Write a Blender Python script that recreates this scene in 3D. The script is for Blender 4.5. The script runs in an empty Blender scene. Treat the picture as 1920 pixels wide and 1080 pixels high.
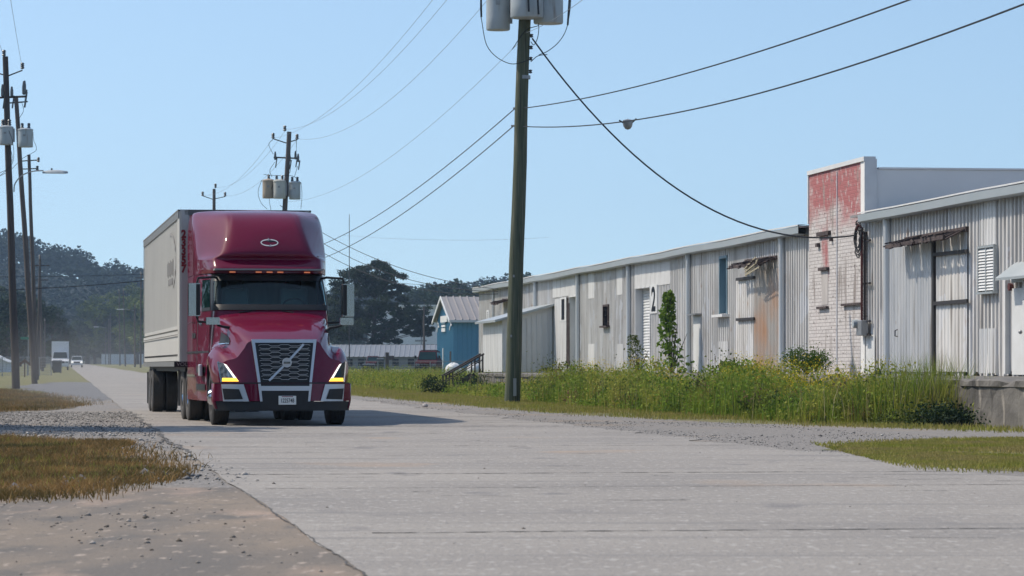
import bpy, bmesh, math, random
import numpy as np
from mathutils import Vector, Matrix
random.seed(7); RNG = np.random.default_rng(7)
R = math.radians
sc = bpy.context.scene

# ------------------------------------------------------------------ camera
F = 6000.0 / 1920.0          # focal length in image widths
CAMZ = 1.03
cam_d = bpy.data.cameras.new('camera'); cam = bpy.data.objects.new('camera', cam_d)
sc.collection.objects.link(cam); sc.camera = cam
cam.location = (0, 0, CAMZ); cam.rotation_euler = (R(90), 0, 0)
cam_d.sensor_width = 36; cam_d.lens = 36 * F; cam_d.shift_y = 149 / 1920
cam_d.clip_start = .5; cam_d.clip_end = 6000
cam_d.dof.use_dof = True; cam_d.dof.focus_distance = 60; cam_d.dof.aperture_fstop = 9
# ------------------------------------------------------------------ light
SUN_EL = R(52); SUN_DIR = Vector((-1, .34, 0)).normalized()     # towards the sun
w = bpy.data.worlds.new('World'); sc.world = w; w.use_nodes = True
nt = w.node_tree; bg = nt.nodes['Background']
sky = nt.nodes.new('ShaderNodeTexSky'); sky.sky_type = 'NISHITA'; sky.sun_disc = False
sky.sun_elevation = SUN_EL; sky.sun_rotation = math.atan2(SUN_DIR.x, SUN_DIR.y)
sky.altitude = 0; sky.air_density = 1.0; sky.dust_density = 1.2; sky.ozone_density = 1.0
wc = nt.nodes.new('ShaderNodeTexCoord'); wa = nt.nodes.new('ShaderNodeVectorMath'); wa.operation = 'ADD'; wa.inputs[1].default_value = (0, 0, .10)
nt.links.new(wc.outputs['Generated'], wa.inputs[0]); nt.links.new(wa.outputs[0], sky.inputs[0])
tint = nt.nodes.new('ShaderNodeMix'); tint.data_type = 'RGBA'; tint.blend_type = 'MULTIPLY'; tint.inputs[0].default_value = 1; tint.inputs[7].default_value = (.965, 1.035, 1.04, 1)
nt.links.new(sky.outputs[0], tint.inputs[6]); nt.links.new(tint.outputs[2], bg.inputs[0]); bg.inputs[1].default_value = .15
ld = bpy.data.lights.new('sun', 'SUN'); ld.energy = 3.6; ld.angle = R(.55); ld.color = (1, .89, .75)
lo = bpy.data.objects.new('sun', ld); sc.collection.objects.link(lo)
sd = Vector((SUN_DIR.x * math.cos(SUN_EL), SUN_DIR.y * math.cos(SUN_EL), math.sin(SUN_EL)))
lo.rotation_euler = sd.to_track_quat('Z', 'Y').to_euler()
sc.view_settings.view_transform = 'Standard'; sc.view_settings.look = 'None'
sc.view_settings.exposure = .17; sc.view_settings.gamma = 1
cy = sc.cycles
cy.use_denoising = True; cy.max_bounces = 6; cy.diffuse_bounces = 2; cy.glossy_bounces = 3
cy.transmission_bounces = 3; cy.transparent_max_bounces = 6; cy.volume_bounces = 0
cy.caustics_reflective = False; cy.caustics_refractive = False; cy.sample_clamp_indirect = 4

# ------------------------------------------------------------------ places
A8 = R(8.0); SA, CA = math.sin(A8), math.cos(A8)
def rd(u, v, z=0): return Vector((CA * v - SA * u, SA * v + CA * u, z))   # along / across the road
def uv_of(x, y): return (-SA * x + CA * y, CA * x + SA * y)
def gzu(u): return .0022 * max(0., u - 80) if u < 1000 else .0022 * 920
def gz(x, y): return gzu(uv_of(x, y)[0])
def G(px, py, lift=0):                       # where a sight line meets the ground
    t = (px - 960) / 6000; z = 0
    Y = 50
    for _ in range(30):
        Y = 6000 * (CAMZ - z) / max(py - 689, 1.0); Y = min(Y, 1000); z = gz(t * Y, Y)
    return Vector((t * Y, Y, z + lift))
def W(px, Y, py): return Vector(((px - 960) / 6000 * Y, Y, CAMZ + (689 - py) / 6000 * Y))
def GY(px, Y): x = (px - 960) / 6000 * Y; return Vector((x, Y, gz(x, Y)))
def U(px, v): t = (px - 960) / 6000; return v * (CA - SA * t) / (SA + CA * t)
def UZ(px, py, v): u = U(px, v); return u, CAMZ + (689 - py) / 6000 * (SA * v + CA * u)

# ------------------------------------------------------------------ objects
def link(o, parent=None):
    sc.collection.objects.link(o)
    if parent is not None: o.parent = parent
    return o
def tag(o, label=None, cat=None, group=None, kind=None):
    if label: o['label'] = label
    if cat: o['category'] = cat
    if group: o['group'] = group
    if kind: o['kind'] = kind
    return o
def thing(name, label, cat, loc=(0, 0, 0), rz=0, group=None):
    o = bpy.data.objects.new(name, None); o.empty_display_size = .3
    o.location = loc; o.rotation_euler = (0, 0, rz); link(o)
    return tag(o, label, cat, group)
def copy_tree(o, parent=None):
    c = o.copy(); link(c)
    if parent is not None: c.parent = parent
    for ch in list(o.children): copy_tree(ch, c)
    return c

def catmull(P, n):
    P = np.asarray(P, float); out = []
    m = len(P)
    for i in range(m - 1):
        p0 = P[i - 1] if i > 0 else 2 * P[0] - P[1]
        p1, p2 = P[i], P[i + 1]
        p3 = P[i + 2] if i + 2 < m else 2 * P[-1] - P[-2]
        for k in range(n):
            t = k / n
            out.append(.5 * ((2 * p1) + (-p0 + p2) * t + (2 * p0 - 5 * p1 + 4 * p2 - p3) * t * t + (-p0 + 3 * p1 - 3 * p2 + p3) * t ** 3))
    out.append(P[-1]); return np.array(out)
def surf(sections, nu=4, nv=4):              # smooth sheet through rows of points
    S = np.array([catmull(s, nu) for s in sections])
    return catmull(S, nv)

class MB:
    def __init__(s): s.v = []; s.f = []; s.m = []
    def add(s, vs, fs, m=0):
        b = len(s.v); s.v += [tuple(p) for p in vs]; s.f += [tuple(b + i for i in f) for f in fs]; s.m += [m] * len(fs); return s
    def box(s, c, d, rz=0, rx=0, ry=0, m=0):
        M = Matrix.Translation(Vector(c)) @ Matrix.Rotation(rz, 4, 'Z') @ Matrix.Rotation(rx, 4, 'X') @ Matrix.Rotation(ry, 4, 'Y')
        vs = [M @ Vector((sx * d[0] / 2, sy * d[1] / 2, sz * d[2] / 2)) for sx in (-1, 1) for sy in (-1, 1) for sz in (-1, 1)]
        return s.add(vs, [(0, 1, 3, 2), (4, 6, 7, 5), (0, 4, 5, 1), (2, 3, 7, 6), (0, 2, 6, 4), (1, 5, 7, 3)], m)
    def hexa(s, a, m=0):                     # 8 corners: bottom ring, top ring
        return s.add(a, [(3, 2, 1, 0), (4, 5, 6, 7), (0, 1, 5, 4), (1, 2, 6, 5), (2, 3, 7, 6), (3, 0, 4, 7)], m)
    def tube(s, pts, r, n=8, cap=True, m=0):
        pts = [Vector(p) for p in pts]; rs = r if isinstance(r, (list, tuple)) else [r] * len(pts)
        rings = []; up0 = None
        for i, p in enumerate(pts):
            d = (pts[min(i + 1, len(pts) - 1)] - pts[max(i - 1, 0)])
            if d.length < 1e-9: d = Vector((0, 0, 1))
            d.normalize()
            a = up0 if up0 is not None else (Vector((1, 0, 0)) if abs(d.x) < .8 else Vector((0, 1, 0)))
            a = (a - d * a.dot(d)); a.normalize(); up0 = a; b = d.cross(a)
            rings.append([p + (a * math.cos(2 * math.pi * k / n) + b * math.sin(2 * math.pi * k / n)) * rs[i] for k in range(n)])
        vs = [q for r_ in rings for q in r_]
        fs = [(i * n + k, i * n + (k + 1) % n, (i + 1) * n + (k + 1) % n, (i + 1) * n + k) for i in range(len(pts) - 1) for k in range(n)]
        if cap: fs += [tuple(range(n))[::-1], tuple((len(pts) - 1) * n + k for k in range(n))]
        return s.add(vs, fs, m)
    def lathe(s, prof, c=(0, 0, 0), axis='Z', n=24, m=0):   # prof: (radius, along)
        vs = []
        for r_, h in prof:
            for k in range(n):
                a = 2 * math.pi * k / n; x, y = r_ * math.cos(a), r_ * math.sin(a)
                p = (x, y, h) if axis == 'Z' else ((h, x, y) if axis == 'X' else (x, h, y))
                vs.append(Vector(c) + Vector(p))
        fs = [(i * n + k, i * n + (k + 1) % n, (i + 1) * n + (k + 1) % n, (i + 1) * n + k) for i in range(len(prof) - 1) for k in range(n)]
        return s.add(vs, fs, m)
    def grid(s, S, m=0, flip=False):
        a, b = S.shape[:2]; fs = []
        for i in range(a - 1):
            for j in range(b - 1):
                q = (i * b + j, i * b + j + 1, (i + 1) * b + j + 1, (i + 1) * b + j); fs.append(q[::-1] if flip else q)
        return s.add(S.reshape(-1, 3), fs, m)
    def prism(s, poly, a, b, axis='X', m=0): # outline extruded from a to b
        def P(p, t): return (t, p[0], p[1]) if axis == 'X' else ((p[0], t, p[1]) if axis == 'Y' else (p[0], p[1], t))
        n = len(poly); vs = [P(p, a) for p in poly] + [P(p, b) for p in poly]
        fs = [tuple(range(n))[::-1], tuple(range(n, 2 * n))] + [(i, (i + 1) % n, n + (i + 1) % n, n + i) for i in range(n)]
        return s.add(vs, fs, m)
    def build(s, name, mat, parent=None, smooth=False, bevel=0, loc=None, solid=0, xf=None, seg=2):
        me = bpy.data.meshes.new(name); vs = s.v
        if xf is not None: vs = [tuple(xf(*p)) for p in vs]
        me.from_pydata(vs, [], s.f)
        for x in (mat if isinstance(mat, (list, tuple)) else [mat]): me.materials.append(x)
        if isinstance(mat, (list, tuple)): me.polygons.foreach_set('material_index', s.m)
        bm = bmesh.new(); bm.from_mesh(me)
        bmesh.ops.recalc_face_normals(bm, faces=bm.faces); bm.to_mesh(me); bm.free()
        o = bpy.data.objects.new(name, me); link(o, parent)
        if loc is not None: o.location = loc
        if smooth:
            me.polygons.foreach_set('use_smooth', [True] * len(me.polygons))
            if smooth != 'all':
                md = o.modifiers.new('edges', 'EDGE_SPLIT'); md.split_angle = R(38)
        if solid: md = o.modifiers.new('thick', 'SOLIDIFY'); md.thickness = solid; md.offset = -1
        if bevel:
            md = o.modifiers.new('bevel', 'BEVEL'); md.width = bevel; md.segments = seg; md.limit_method = 'ANGLE'; md.angle_limit = R(40)
        return o

def npmesh(name, V, faces_flat, counts, mat, parent=None, rnd=None):
    me = bpy.data.meshes.new(name); nvt = len(V); me.vertices.add(nvt); me.vertices.foreach_set('co', V.astype(np.float32).ravel())
    nl = len(faces_flat); me.loops.add(nl); me.loops.foreach_set('vertex_index', faces_flat.astype(np.int32))
    npoly = len(counts); me.polygons.add(npoly)
    st = np.zeros(npoly, np.int32); st[1:] = np.cumsum(counts)[:-1]
    me.polygons.foreach_set('loop_start', st); me.update(calc_edges=True); me.validate()
    if rnd is not None:
        at = me.attributes.new('rnd', 'FLOAT', 'POINT'); at.data.foreach_set('value', rnd.astype(np.float32))
    me.materials.append(mat); o = bpy.data.objects.new(name, me); return link(o, parent)
def blade_arrays(P, h, wd, lean=.35, rng=RNG):
    n = len(P); h = np.broadcast_to(h, n) * rng.uniform(.55, 1.15, n); a = rng.uniform(0, 2 * np.pi, n); b = rng.uniform(0, 2 * np.pi, n)
    side = np.stack([np.cos(a), np.sin(a), np.zeros(n)], 1) * (np.broadcast_to(wd, n)[:, None] / 2)
    ln = np.stack([np.cos(b), np.sin(b), np.zeros(n)], 1) * (h * rng.uniform(0, lean, n))[:, None]
    up = np.zeros((n, 3)); up[:, 2] = h
    mid = P + up * .55 + ln * .3; tip = P + up + ln
    V = np.stack([P - side, P + side, mid - side * .8, mid + side * .8, tip], 1).reshape(-1, 3)
    i = np.arange(n)[:, None] * 5
    q = np.concatenate([i + np.array([0, 1, 3, 2]), i + np.array([2, 3, 4])], 1).ravel()
    c = np.tile([4, 3], n)
    return V, q, c, np.repeat(rng.uniform(0, 1, n), 5)
def leaf_arrays(P, size, rng=RNG, flat=0., rn=None):
    n = len(P); d = rng.normal(size=(n, 3)); d[:, 2] += flat * 2 * np.sign(d[:, 2]); d /= np.linalg.norm(d, axis=1)[:, None]
    t = np.cross(d, rng.normal(size=(n, 3))); t /= np.linalg.norm(t, axis=1)[:, None]; b = np.cross(d, t)
    s = (np.broadcast_to(size, n) * rng.uniform(.6, 1.3, n))[:, None] / 2
    V = np.stack([P - t * s, P - b * s * .6, P + t * s, P + b * s * .6], 1).reshape(-1, 3)
    return V, (np.arange(n * 4)), np.full(n, 4), np.repeat(rng.uniform(0, 1, n) if rn is None else rn, 4)
def merge(parts):
    V, q, c, r_ = [], [], [], []; b = 0
    for p in parts: V.append(p[0]); q.append(p[1] + b); c.append(p[2]); r_.append(p[3]); b += len(p[0])
    return np.concatenate(V), np.concatenate(q), np.concatenate(c), np.concatenate(r_)

# ------------------------------------------------------------------ materials
def mat(name, col, rough=.6, metal=0, var=None, coat=0, bump=None, emit=None, spec=None, coords='Object', scale=(1, 1, 1), attr=None, transl=0, layers=()):
    """var=(colour2, noise scale, contrast)   layers=[(colour, noise scale vec, lo, hi)]"""
    m = bpy.data.materials.new(name); m.use_nodes = True; t = m.node_tree; N = t.nodes; L = t.links
    b = N['Principled BSDF']; b.inputs['Roughness'].default_value = rough; b.inputs['Metallic'].default_value = metal
    spec = (.12 if (transl or attr) else .4) if spec is None else spec; b.inputs['Specular IOR Level'].default_value = spec; b.inputs['Coat Weight'].default_value = coat; b.inputs['Coat Roughness'].default_value = .04
    tc = N.new('ShaderNodeTexCoord'); cur = None
    b.inputs['Base Color'].default_value = (*col, 1)
    def noise(s, detail=5):
        mp = N.new('ShaderNodeMapping'); s = s if isinstance(s, (tuple, list)) else (s, s, s)
        mp.inputs['Scale'].default_value = s; L.new(tc.outputs[coords], mp.inputs[0])
        n = N.new('ShaderNodeTexNoise'); n.inputs['Scale'].default_value = 1; n.inputs['Detail'].default_value = detail; L.new(mp.outputs[0], n.inputs[0]); return n.outputs[0]
    def mix(fac, c1, c2):
        x = N.new('ShaderNodeMix'); x.data_type = 'RGBA'; L.new(fac, x.inputs[0])
        for k, c in ((6, c1), (7, c2)):
            if isinstance(c, tuple): x.inputs[k].default_value = (*c, 1)
            else: L.new(c, x.inputs[k])
        return x.outputs[2]
    def ramp(src, lo, hi):
        r_ = N.new('ShaderNodeMapRange'); r_.inputs[1].default_value = lo; r_.inputs[2].default_value = hi; L.new(src, r_.inputs[0]); return r_.outputs[0]
    cur = col
    if attr:
        a = N.new('ShaderNodeAttribute'); a.attribute_name = 'rnd'; cur = mix(a.outputs['Fac'], col, attr)
    if var: cur = mix(ramp(noise(var[1]), .5 - var[2], .5 + var[2]), cur, var[0])
    for (c, s, lo, hi) in layers: cur = mix(ramp(noise(s, 6), lo, hi), cur, c)
    if not isinstance(cur, tuple): L.new(cur, b.inputs['Base Color'])
    if bump:
        bn = N.new('ShaderNodeBump'); bn.inputs['Strength'].default_value = bump[1]; bn.inputs['Distance'].default_value = bump[2] if len(bump) > 2 else .02
        L.new(noise(bump[0], 8), bn.inputs['Height']); L.new(bn.outputs[0], b.inputs['Normal'])
    if emit:
        b.inputs['Emission Color'].default_value = (*emit[0], 1); b.inputs['Emission Strength'].default_value = emit[1]
    if transl:
        tr = N.new('ShaderNodeBsdfTranslucent'); ms = N.new('ShaderNodeMixShader'); ms.inputs[0].default_value = transl
        if not isinstance(cur, tuple): L.new(cur, tr.inputs[0])
        else: tr.inputs[0].default_value = (*col, 1)
        L.new(b.outputs[0], ms.inputs[1]); L.new(tr.outputs[0], ms.inputs[2]); L.new(ms.outputs[0], N['Material Output'].inputs[0])
    return m
M = {}
M['road'] = mat('road_concrete', (.305, .283, .256), .9, var=((.245, .228, .21), .28, .16), bump=((30, 30, 30), .8, .02), coords='Object',
                layers=[((.38, .36, .335), (16, 5, 8), .55, .70), ((.20, .19, .18), (20, 7, 8), .62, .70), ((.21, .20, .19), (.16, 2.2, 1), .54, .72), ((.37, .27, .19), (.35, .2, 1), .62, .78), ((.19, .18, .175), (1.2, .6, 1), .62, .72)])
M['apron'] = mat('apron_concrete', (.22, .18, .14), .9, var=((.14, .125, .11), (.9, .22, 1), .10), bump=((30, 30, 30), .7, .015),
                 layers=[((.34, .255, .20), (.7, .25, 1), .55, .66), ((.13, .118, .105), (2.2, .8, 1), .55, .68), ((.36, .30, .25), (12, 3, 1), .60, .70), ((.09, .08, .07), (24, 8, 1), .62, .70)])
M['gravel'] = mat('gravel', (.27, .25, .23), .95, var=((.17, .16, .15), 9, .2), bump=((30, 30, 30), .9, .03),
                  layers=[((.36, .35, .34), (16, 16, 16), .58, .7), ((.28, .22, .16), (.35, .35, 1), .55, .75), ((.08, .08, .085), (22, 22, 22), .60, .7)])
M['asphalt'] = mat('old_asphalt', (.15, .152, .158), .9, var=((.11, .11, .115), 1.2, .2), bump=((40, 40, 40), .5, .01), layers=[((.22, .21, .2), (3, 3, 1), .55, .8)])
M['ground'] = mat('grassy_soil', (.115, .13, .038), .95, var=((.18, .155, .07), .7, .2), bump=((12, 12, 12), .8, .05), layers=[((.16, .13, .085), (2.5, 2.5, 1), .58, .75)])
M['soil'] = mat('dry_soil', (.13, .10, .065), .95, var=((.09, .075, .04), 3, .2), bump=((14, 14, 14), .9, .05))
M['crack'] = mat('joint_tar', (.07, .065, .06), .9, var=((.13, .125, .12), 2.2, .15))
M['stone'] = mat('loose_stone', (.12, .115, .11), .9, attr=(.46, .44, .41))
M['stone_dark'] = mat('loose_stone_brown', (.10, .085, .07), .9, attr=(.42, .38, .34))
M['grass_green'] = mat('mown_grass', (.19, .22, .035), .75, attr=(.34, .34, .06), var=((.34, .28, .11), .7, .12), transl=.3)
M['grass_brown'] = mat('dry_grass', (.21, .12, .04), .8, attr=(.40, .26, .11), var=((.10, .085, .035), .9, .08), transl=.25)
M['weed'] = mat('tall_weed', (.08, .145, .022), .7, attr=(.24, .35, .05), var=((.34, .34, .07), .45, .07), transl=.38, layers=[((.05, .08, .02), (.6, .6, 1.4), .56, .66), ((.20, .13, .07), (.9, .9, .9), .60, .68)])
M['weed_dry'] = mat('dry_stalk', (.22, .18, .10), .8, attr=(.34, .30, .17))
M['golden'] = mat('goldenrod_flower', (.55, .40, .01), .7, attr=(.80, .62, .03), transl=.2)
M['leaf'] = mat('leaf', (.045, .085, .018), .6, attr=(.10, .16, .03), transl=.25)
M['leaf_bright'] = mat('bright_leaf', (.075, .15, .02), .6, attr=(.20, .30, .05), transl=.3)
M['leaf_mid'] = mat('leaf_yellow_green', (.065, .095, .02), .65, attr=(.20, .23, .05), var=((.035, .06, .018), .2, .15), transl=.2)
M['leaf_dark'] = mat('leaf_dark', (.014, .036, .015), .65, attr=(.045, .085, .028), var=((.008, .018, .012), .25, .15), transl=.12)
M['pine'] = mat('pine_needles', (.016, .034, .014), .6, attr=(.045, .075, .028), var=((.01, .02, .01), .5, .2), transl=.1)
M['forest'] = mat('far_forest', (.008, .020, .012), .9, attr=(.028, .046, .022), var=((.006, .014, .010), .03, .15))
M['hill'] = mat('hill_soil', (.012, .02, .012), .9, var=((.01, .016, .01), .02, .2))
M['bark'] = mat('bark', (.07, .055, .045), .9, var=((.035, .03, .025), (6, 6, 1.5), .2), bump=((20, 20, 4), .6, .03))
M['pole_green'] = mat('treated_pole', (.105, .115, .075), .85, var=((.055, .07, .045), (18, 18, .9), .2), bump=((45, 45, 2), .5, .02), layers=[((.19, .17, .13), (25, 25, .6), .58, .74), ((.03, .035, .025), (32, 32, .5), .60, .68)])
M['pole_grey'] = mat('weathered_pole', (.15, .125, .115), .85, var=((.08, .068, .065), (18, 18, .9), .2), bump=((45, 45, 2), .5, .02))
M['pole_dark'] = mat('creosote_pole', (.045, .038, .04), .8, var=((.085, .07, .065), (18, 18, .9), .2), bump=((45, 45, 2), .5, .02))
M['can'] = mat('transformer_paint', (.42, .46, .48), .45, var=((.36, .40, .42), 2, .2), layers=[((.24, .22, .20), (7, 7, .7), .58, .74)])
M['can_tan'] = mat('faded_tan_paint', (.42, .34, .25), .5, var=((.34, .28, .22), 2, .2))
M['can_white'] = mat('pale_paint', (.52, .52, .48), .5, var=((.42, .42, .38), 2, .2))
M['steel'] = mat('galvanised_steel', (.30, .31, .32), .5, .6)
M['iron'] = mat('dark_iron', (.04, .035, .035), .6, .3)
M['wire'] = mat('black_cable', (.012, .014, .02), .6)
M['wire_grey'] = mat('bare_wire', (.16, .17, .19), .5)
M['porcelain'] = mat('porcelain', (.10, .11, .12), .3)
M['black'] = mat('black_plastic', (.012, .012, .013), .5)
M['rubber'] = mat('rubber', (.022, .022, .024), .85, var=((.045, .043, .042), 3, .2))
M['rubber_dusty'] = mat('dusty_rubber', (.05, .049, .048), .9, var=((.085, .08, .075), 3, .2))
M['paint'] = mat('burgundy_paint', (.15, .0008, .028), .5, 0, coat=.65, spec=.05, var=((.11, .0006, .02), 1.5, .3))
M['chrome'] = mat('chrome', (.62, .64, .67), .14, 1.0)
M['satin'] = mat('satin_silver', (.55, .56, .58), .38, .55)
M['glass_dark'] = mat('dark_glass', (.004, .018, .02), .06, 0, spec=.35, var=((.01, .034, .034), 1.2, .2))
M['lamp_glass'] = mat('headlamp_lens', (.10, .13, .15), .08, .4, var=((.35, .38, .40), 14, .08), coat=1)
M['led_white'] = mat('led_white', (.9, .88, .8), .4, emit=((1, .95, .85), 1.1))
M['led_amber'] = mat('led_amber', (.9, .5, .05), .4, emit=((1, .62, .06), 1.6))
M['led_red'] = mat('marker_amber', (.9, .25, .12), .4, emit=((1, .32, .16), .35))
M['trailer'] = mat('trailer_panel', (.60, .59, .55), .45, .1, var=((.54, .53, .50), (.8, .35, .5), .25), layers=[((.46, .44, .40), (7, 7, .5), .55, .85)])
M['trailer_front'] = mat('trailer_front_dirty', (.36, .34, .31), .5, .2, var=((.28, .265, .24), (3, 3, 1), .25))
M['trailer_rail'] = mat('trailer_rail', (.34, .34, .335), .4, .5, var=((.25, .25, .25), 3, .3))
M['flap'] = mat('dusty_flap', (.13, .13, .135), .8, var=((.19, .185, .18), 3, .3))
M['num_red'] = mat('number_red', (.25, .01, .02), .5)
M['faint'] = mat('faded_print', (.30, .29, .28), .6)
M['white'] = mat('white_paint', (.72, .73, .73), .5, var=((.60, .61, .60), 2, .25))
M['plate'] = mat('licence_plate', (.74, .75, .72), .5)
M['ink'] = mat('black_ink', (.015, .02, .03), .6)
M['tin'] = mat('weathered_tin', (.66, .645, .615), .6, .05, var=((.44, .43, .415), (.8, .25, .2), .14), layers=[((.56, .545, .52), (1.15, .01, .02), .49, .51), ((.62, .625, .63), (.8, .01, .5), .57, .585), ((.30, .275, .25), (5, 1, .3), .54, .72), ((.70, .695, .68), (1.5, 1, .3), .56, .68), ((.20, .15, .11), (7, 1, .5), .62, .74), ((.36, .22, .13), (2, 1, 1.2), .64, .78)])
M['tin_pale'] = mat('pale_tin_patch', (.68, .68, .67), .55, .05, var=((.56, .56, .55), (3, 1, .4), .2), layers=[((.36, .33, .29), (8, 1, .5), .56, .74)])
M['tin_blue'] = mat('bluish_tin', (.58, .595, .605), .5, .1, var=((.68, .68, .67), (1.5, 1, .4), .15), layers=[((.32, .30, .28), (8, 1, .35), .54, .72), ((.22, .15, .10), (5, 1, 1), .64, .74)])
M['tin_rust'] = mat('rust_stained_tin', (.46, .43, .39), .6, .1, var=((.55, .27, .12), (.45, 1, .38), .12), layers=[((.33, .31, .28), (8, 1, .35), .58, .85)])
M['trim'] = mat('fascia_metal', (.42, .45, .46), .45, .3, var=((.36, .40, .41), (1, 1, 2), .3))
M['pipe'] = mat('downpipe_white', (.62, .66, .69), .4, .1, var=((.52, .55, .57), (4, 4, .6), .3))
M['rot'] = mat('rotten_board', (.10, .075, .07), .9, var=((.035, .025, .028), (7, 7, 7), .15), layers=[((.30, .26, .20), (5, 5, 12), .62, .75)])
M['splinter'] = mat('pale_splintered_wood', (.42, .38, .26), .85, var=((.26, .23, .17), (6, 6, 20), .2))
M['void'] = mat('dark_interior', (.012, .012, .014), .9)
M['teal_frame'] = mat('teal_window_frame', (.12, .20, .25), .5, var=((.20, .30, .36), (2, 2, 1), .2))
M['conc'] = mat('dock_concrete', (.19, .18, .165), .9, var=((.10, .095, .09), (.7, .7, 2.5), .2), bump=((14, 14, 14), .7, .02), layers=[((.36, .33, .29), (2.5, 2.5, .7), .58, .72), ((.05, .047, .045), (3, 3, .5), .57, .75), ((.30, .19, .09), (1.2, 1.2, 1.5), .66, .78)])
M['parapet'] = mat('grey_parapet_render', (.80, .79, .77), .85, var=((.70, .70, .68), (.5, .5, .9), .25), bump=((10, 10, 10), .3, .01))
M['brick_plain'] = mat('whitewashed_infill', (.50, .47, .45), .9, var=((.40, .37, .35), (4, 4, 1), .2))
M['coping'] = mat('white_coping', (.70, .71, .70), .6, var=((.6, .6, .6), 3, .3))
M['blue'] = mat('blue_cladding', (.12, .32, .45), .5, var=((.10, .27, .39), (.3, .3, .3), .3))
M['roof_tin'] = mat('brown_grey_roof_tin', (.33, .31, .30), .5, .2, var=((.27, .25, .24), .4, .3))
M['wall_grey'] = mat('grey_block_wall', (.25, .26, .26), .8, var=((.20, .21, .215), .3, .3))
M['wall_white'] = mat('white_shed_wall', (.74, .75, .76), .7, var=((.66, .67, .68), .2, .3))
M['car_red'] = mat('dark_red_car_paint', (.075, .004, .010), .5, 0, coat=.1, spec=.1)
M['car_white'] = mat('white_car_paint', (.68, .69, .70), .35, coat=.6)
M['bin'] = mat('dark_bin', (.03, .045, .05), .6, var=((.05, .06, .065), 3, .2))
M['rust'] = mat('rusty_red_metal', (.12, .025, .022), .7, var=((.07, .02, .02), 6, .2))
M['wood_sign'] = mat('brown_board', (.13, .07, .05), .7)
M['sign_green'] = mat('street_sign_green', (.02, .22, .14), .5)

def brick_mat():
    m = bpy.data.materials.new('painted_brick'); m.use_nodes = True; t = m.node_tree; N = t.nodes; L = t.links; b = N['Principled BSDF']; b.inputs['Roughness'].default_value = .9
    tc = N.new('ShaderNodeTexCoord'); sp = N.new('ShaderNodeSeparateXYZ'); L.new(tc.outputs['Object'], sp.inputs[0])
    cb = N.new('ShaderNodeCombineXYZ'); L.new(sp.outputs[0], cb.inputs[0]); L.new(sp.outputs[2], cb.inputs[1])
    br = N.new('ShaderNodeTexBrick'); L.new(cb.outputs[0], br.inputs[0]); br.inputs['Scale'].default_value = 1
    br.inputs['Brick Width'].default_value = .44; br.inputs['Row Height'].default_value = .10; br.inputs['Mortar Size'].default_value = .014; br.inputs['Mortar Smooth'].default_value = .3
    br.inputs['Color1'].default_value = (.60, .57, .55, 1); br.inputs['Color2'].default_value = (.53, .50, .485, 1); br.inputs['Mortar'].default_value = (.36, .33, .32, 1)
    def noise(s, d=6):
        mp = N.new('ShaderNodeMapping'); mp.inputs['Scale'].default_value = s; L.new(cb.outputs[0], mp.inputs[0]); n = N.new('ShaderNodeTexNoise'); n.inputs['Scale'].default_value = 1; n.inputs['Detail'].default_value = d; L.new(mp.outputs[0], n.inputs[0]); return n.outputs[0]
    def mr(src, lo, hi): r_ = N.new('ShaderNodeMapRange'); r_.inputs[1].default_value = lo; r_.inputs[2].default_value = hi; L.new(src, r_.inputs[0]); return r_.outputs[0]
    def mth(op, a, c): x = N.new('ShaderNodeMath'); x.operation = op; x.use_clamp = True
    def math_(op, a, c):
        x = N.new('ShaderNodeMath'); x.operation = op; x.use_clamp = True; L.new(a, x.inputs[0])
        if isinstance(c, float): x.inputs[1].default_value = c
        else: L.new(c, x.inputs[1])
        return x.outputs[0]
    def mix(f, c1, c2, bl='MIX'):
        x = N.new('ShaderNodeMix'); x.data_type = 'RGBA'; x.blend_type = bl; L.new(f, x.inputs[0])
        for k, c in ((6, c1), (7, c2)):
            if isinstance(c, tuple): x.inputs[k].default_value = (*c, 1)
            else: L.new(c, x.inputs[k])
        return x.outputs[2]
    def sum_(a, c):
        x = N.new('ShaderNodeMath'); x.operation = 'ADD'; L.new(a, x.inputs[0]); L.new(c, x.inputs[1]); return x.outputs[0]
    # old red paint left near the top and down the middle seam
    top = mr(sp.outputs[2], 4.3, 5.9); nz = mr(noise((.45, .9, 1)), .3, .75)
    red = math_('MULTIPLY', mr(sum_(top, nz), .85, 1.35), 1.0)
    seam = math_('MULTIPLY', mr(noise((.9, .35, 1)), .52, .66), mr(sp.outputs[2], 1.2, 4.0))
    sx = N.new('ShaderNodeMath'); sx.operation = 'ABSOLUTE'; s0 = N.new('ShaderNodeMath'); s0.operation = 'ADD'; s0.inputs[1].default_value = -2.4
    L.new(sp.outputs[0], s0.inputs[0]); L.new(s0.outputs[0], sx.inputs[0]); seam = math_('MULTIPLY', seam, mr(sx.outputs[0], 1.5, .3))
    f = math_('MAXIMUM', red, seam); f = math_('MULTIPLY', f, mr(noise((4, 3.5, 1)), .24, .46))
    c = mix(f, br.outputs['Color'], (.37, .125, .125))
    c = mix(mr(noise((2.2, .45, 1)), .56, .68), c, (.27, .235, .215))
    c = mix(mr(noise((6, 8, 1)), .60, .68), c, (.15, .125, .115))
    L.new(c, b.inputs['Base Color'])
    bn = N.new('ShaderNodeBump'); bn.inputs['Strength'].default_value = .5; bn.inputs['Distance'].default_value = .01; L.new(br.outputs['Fac'], bn.inputs['Height']); bn.invert = True; L.new(bn.outputs[0], b.inputs['Normal'])
    return m
M['brick'] = brick_mat()

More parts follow.
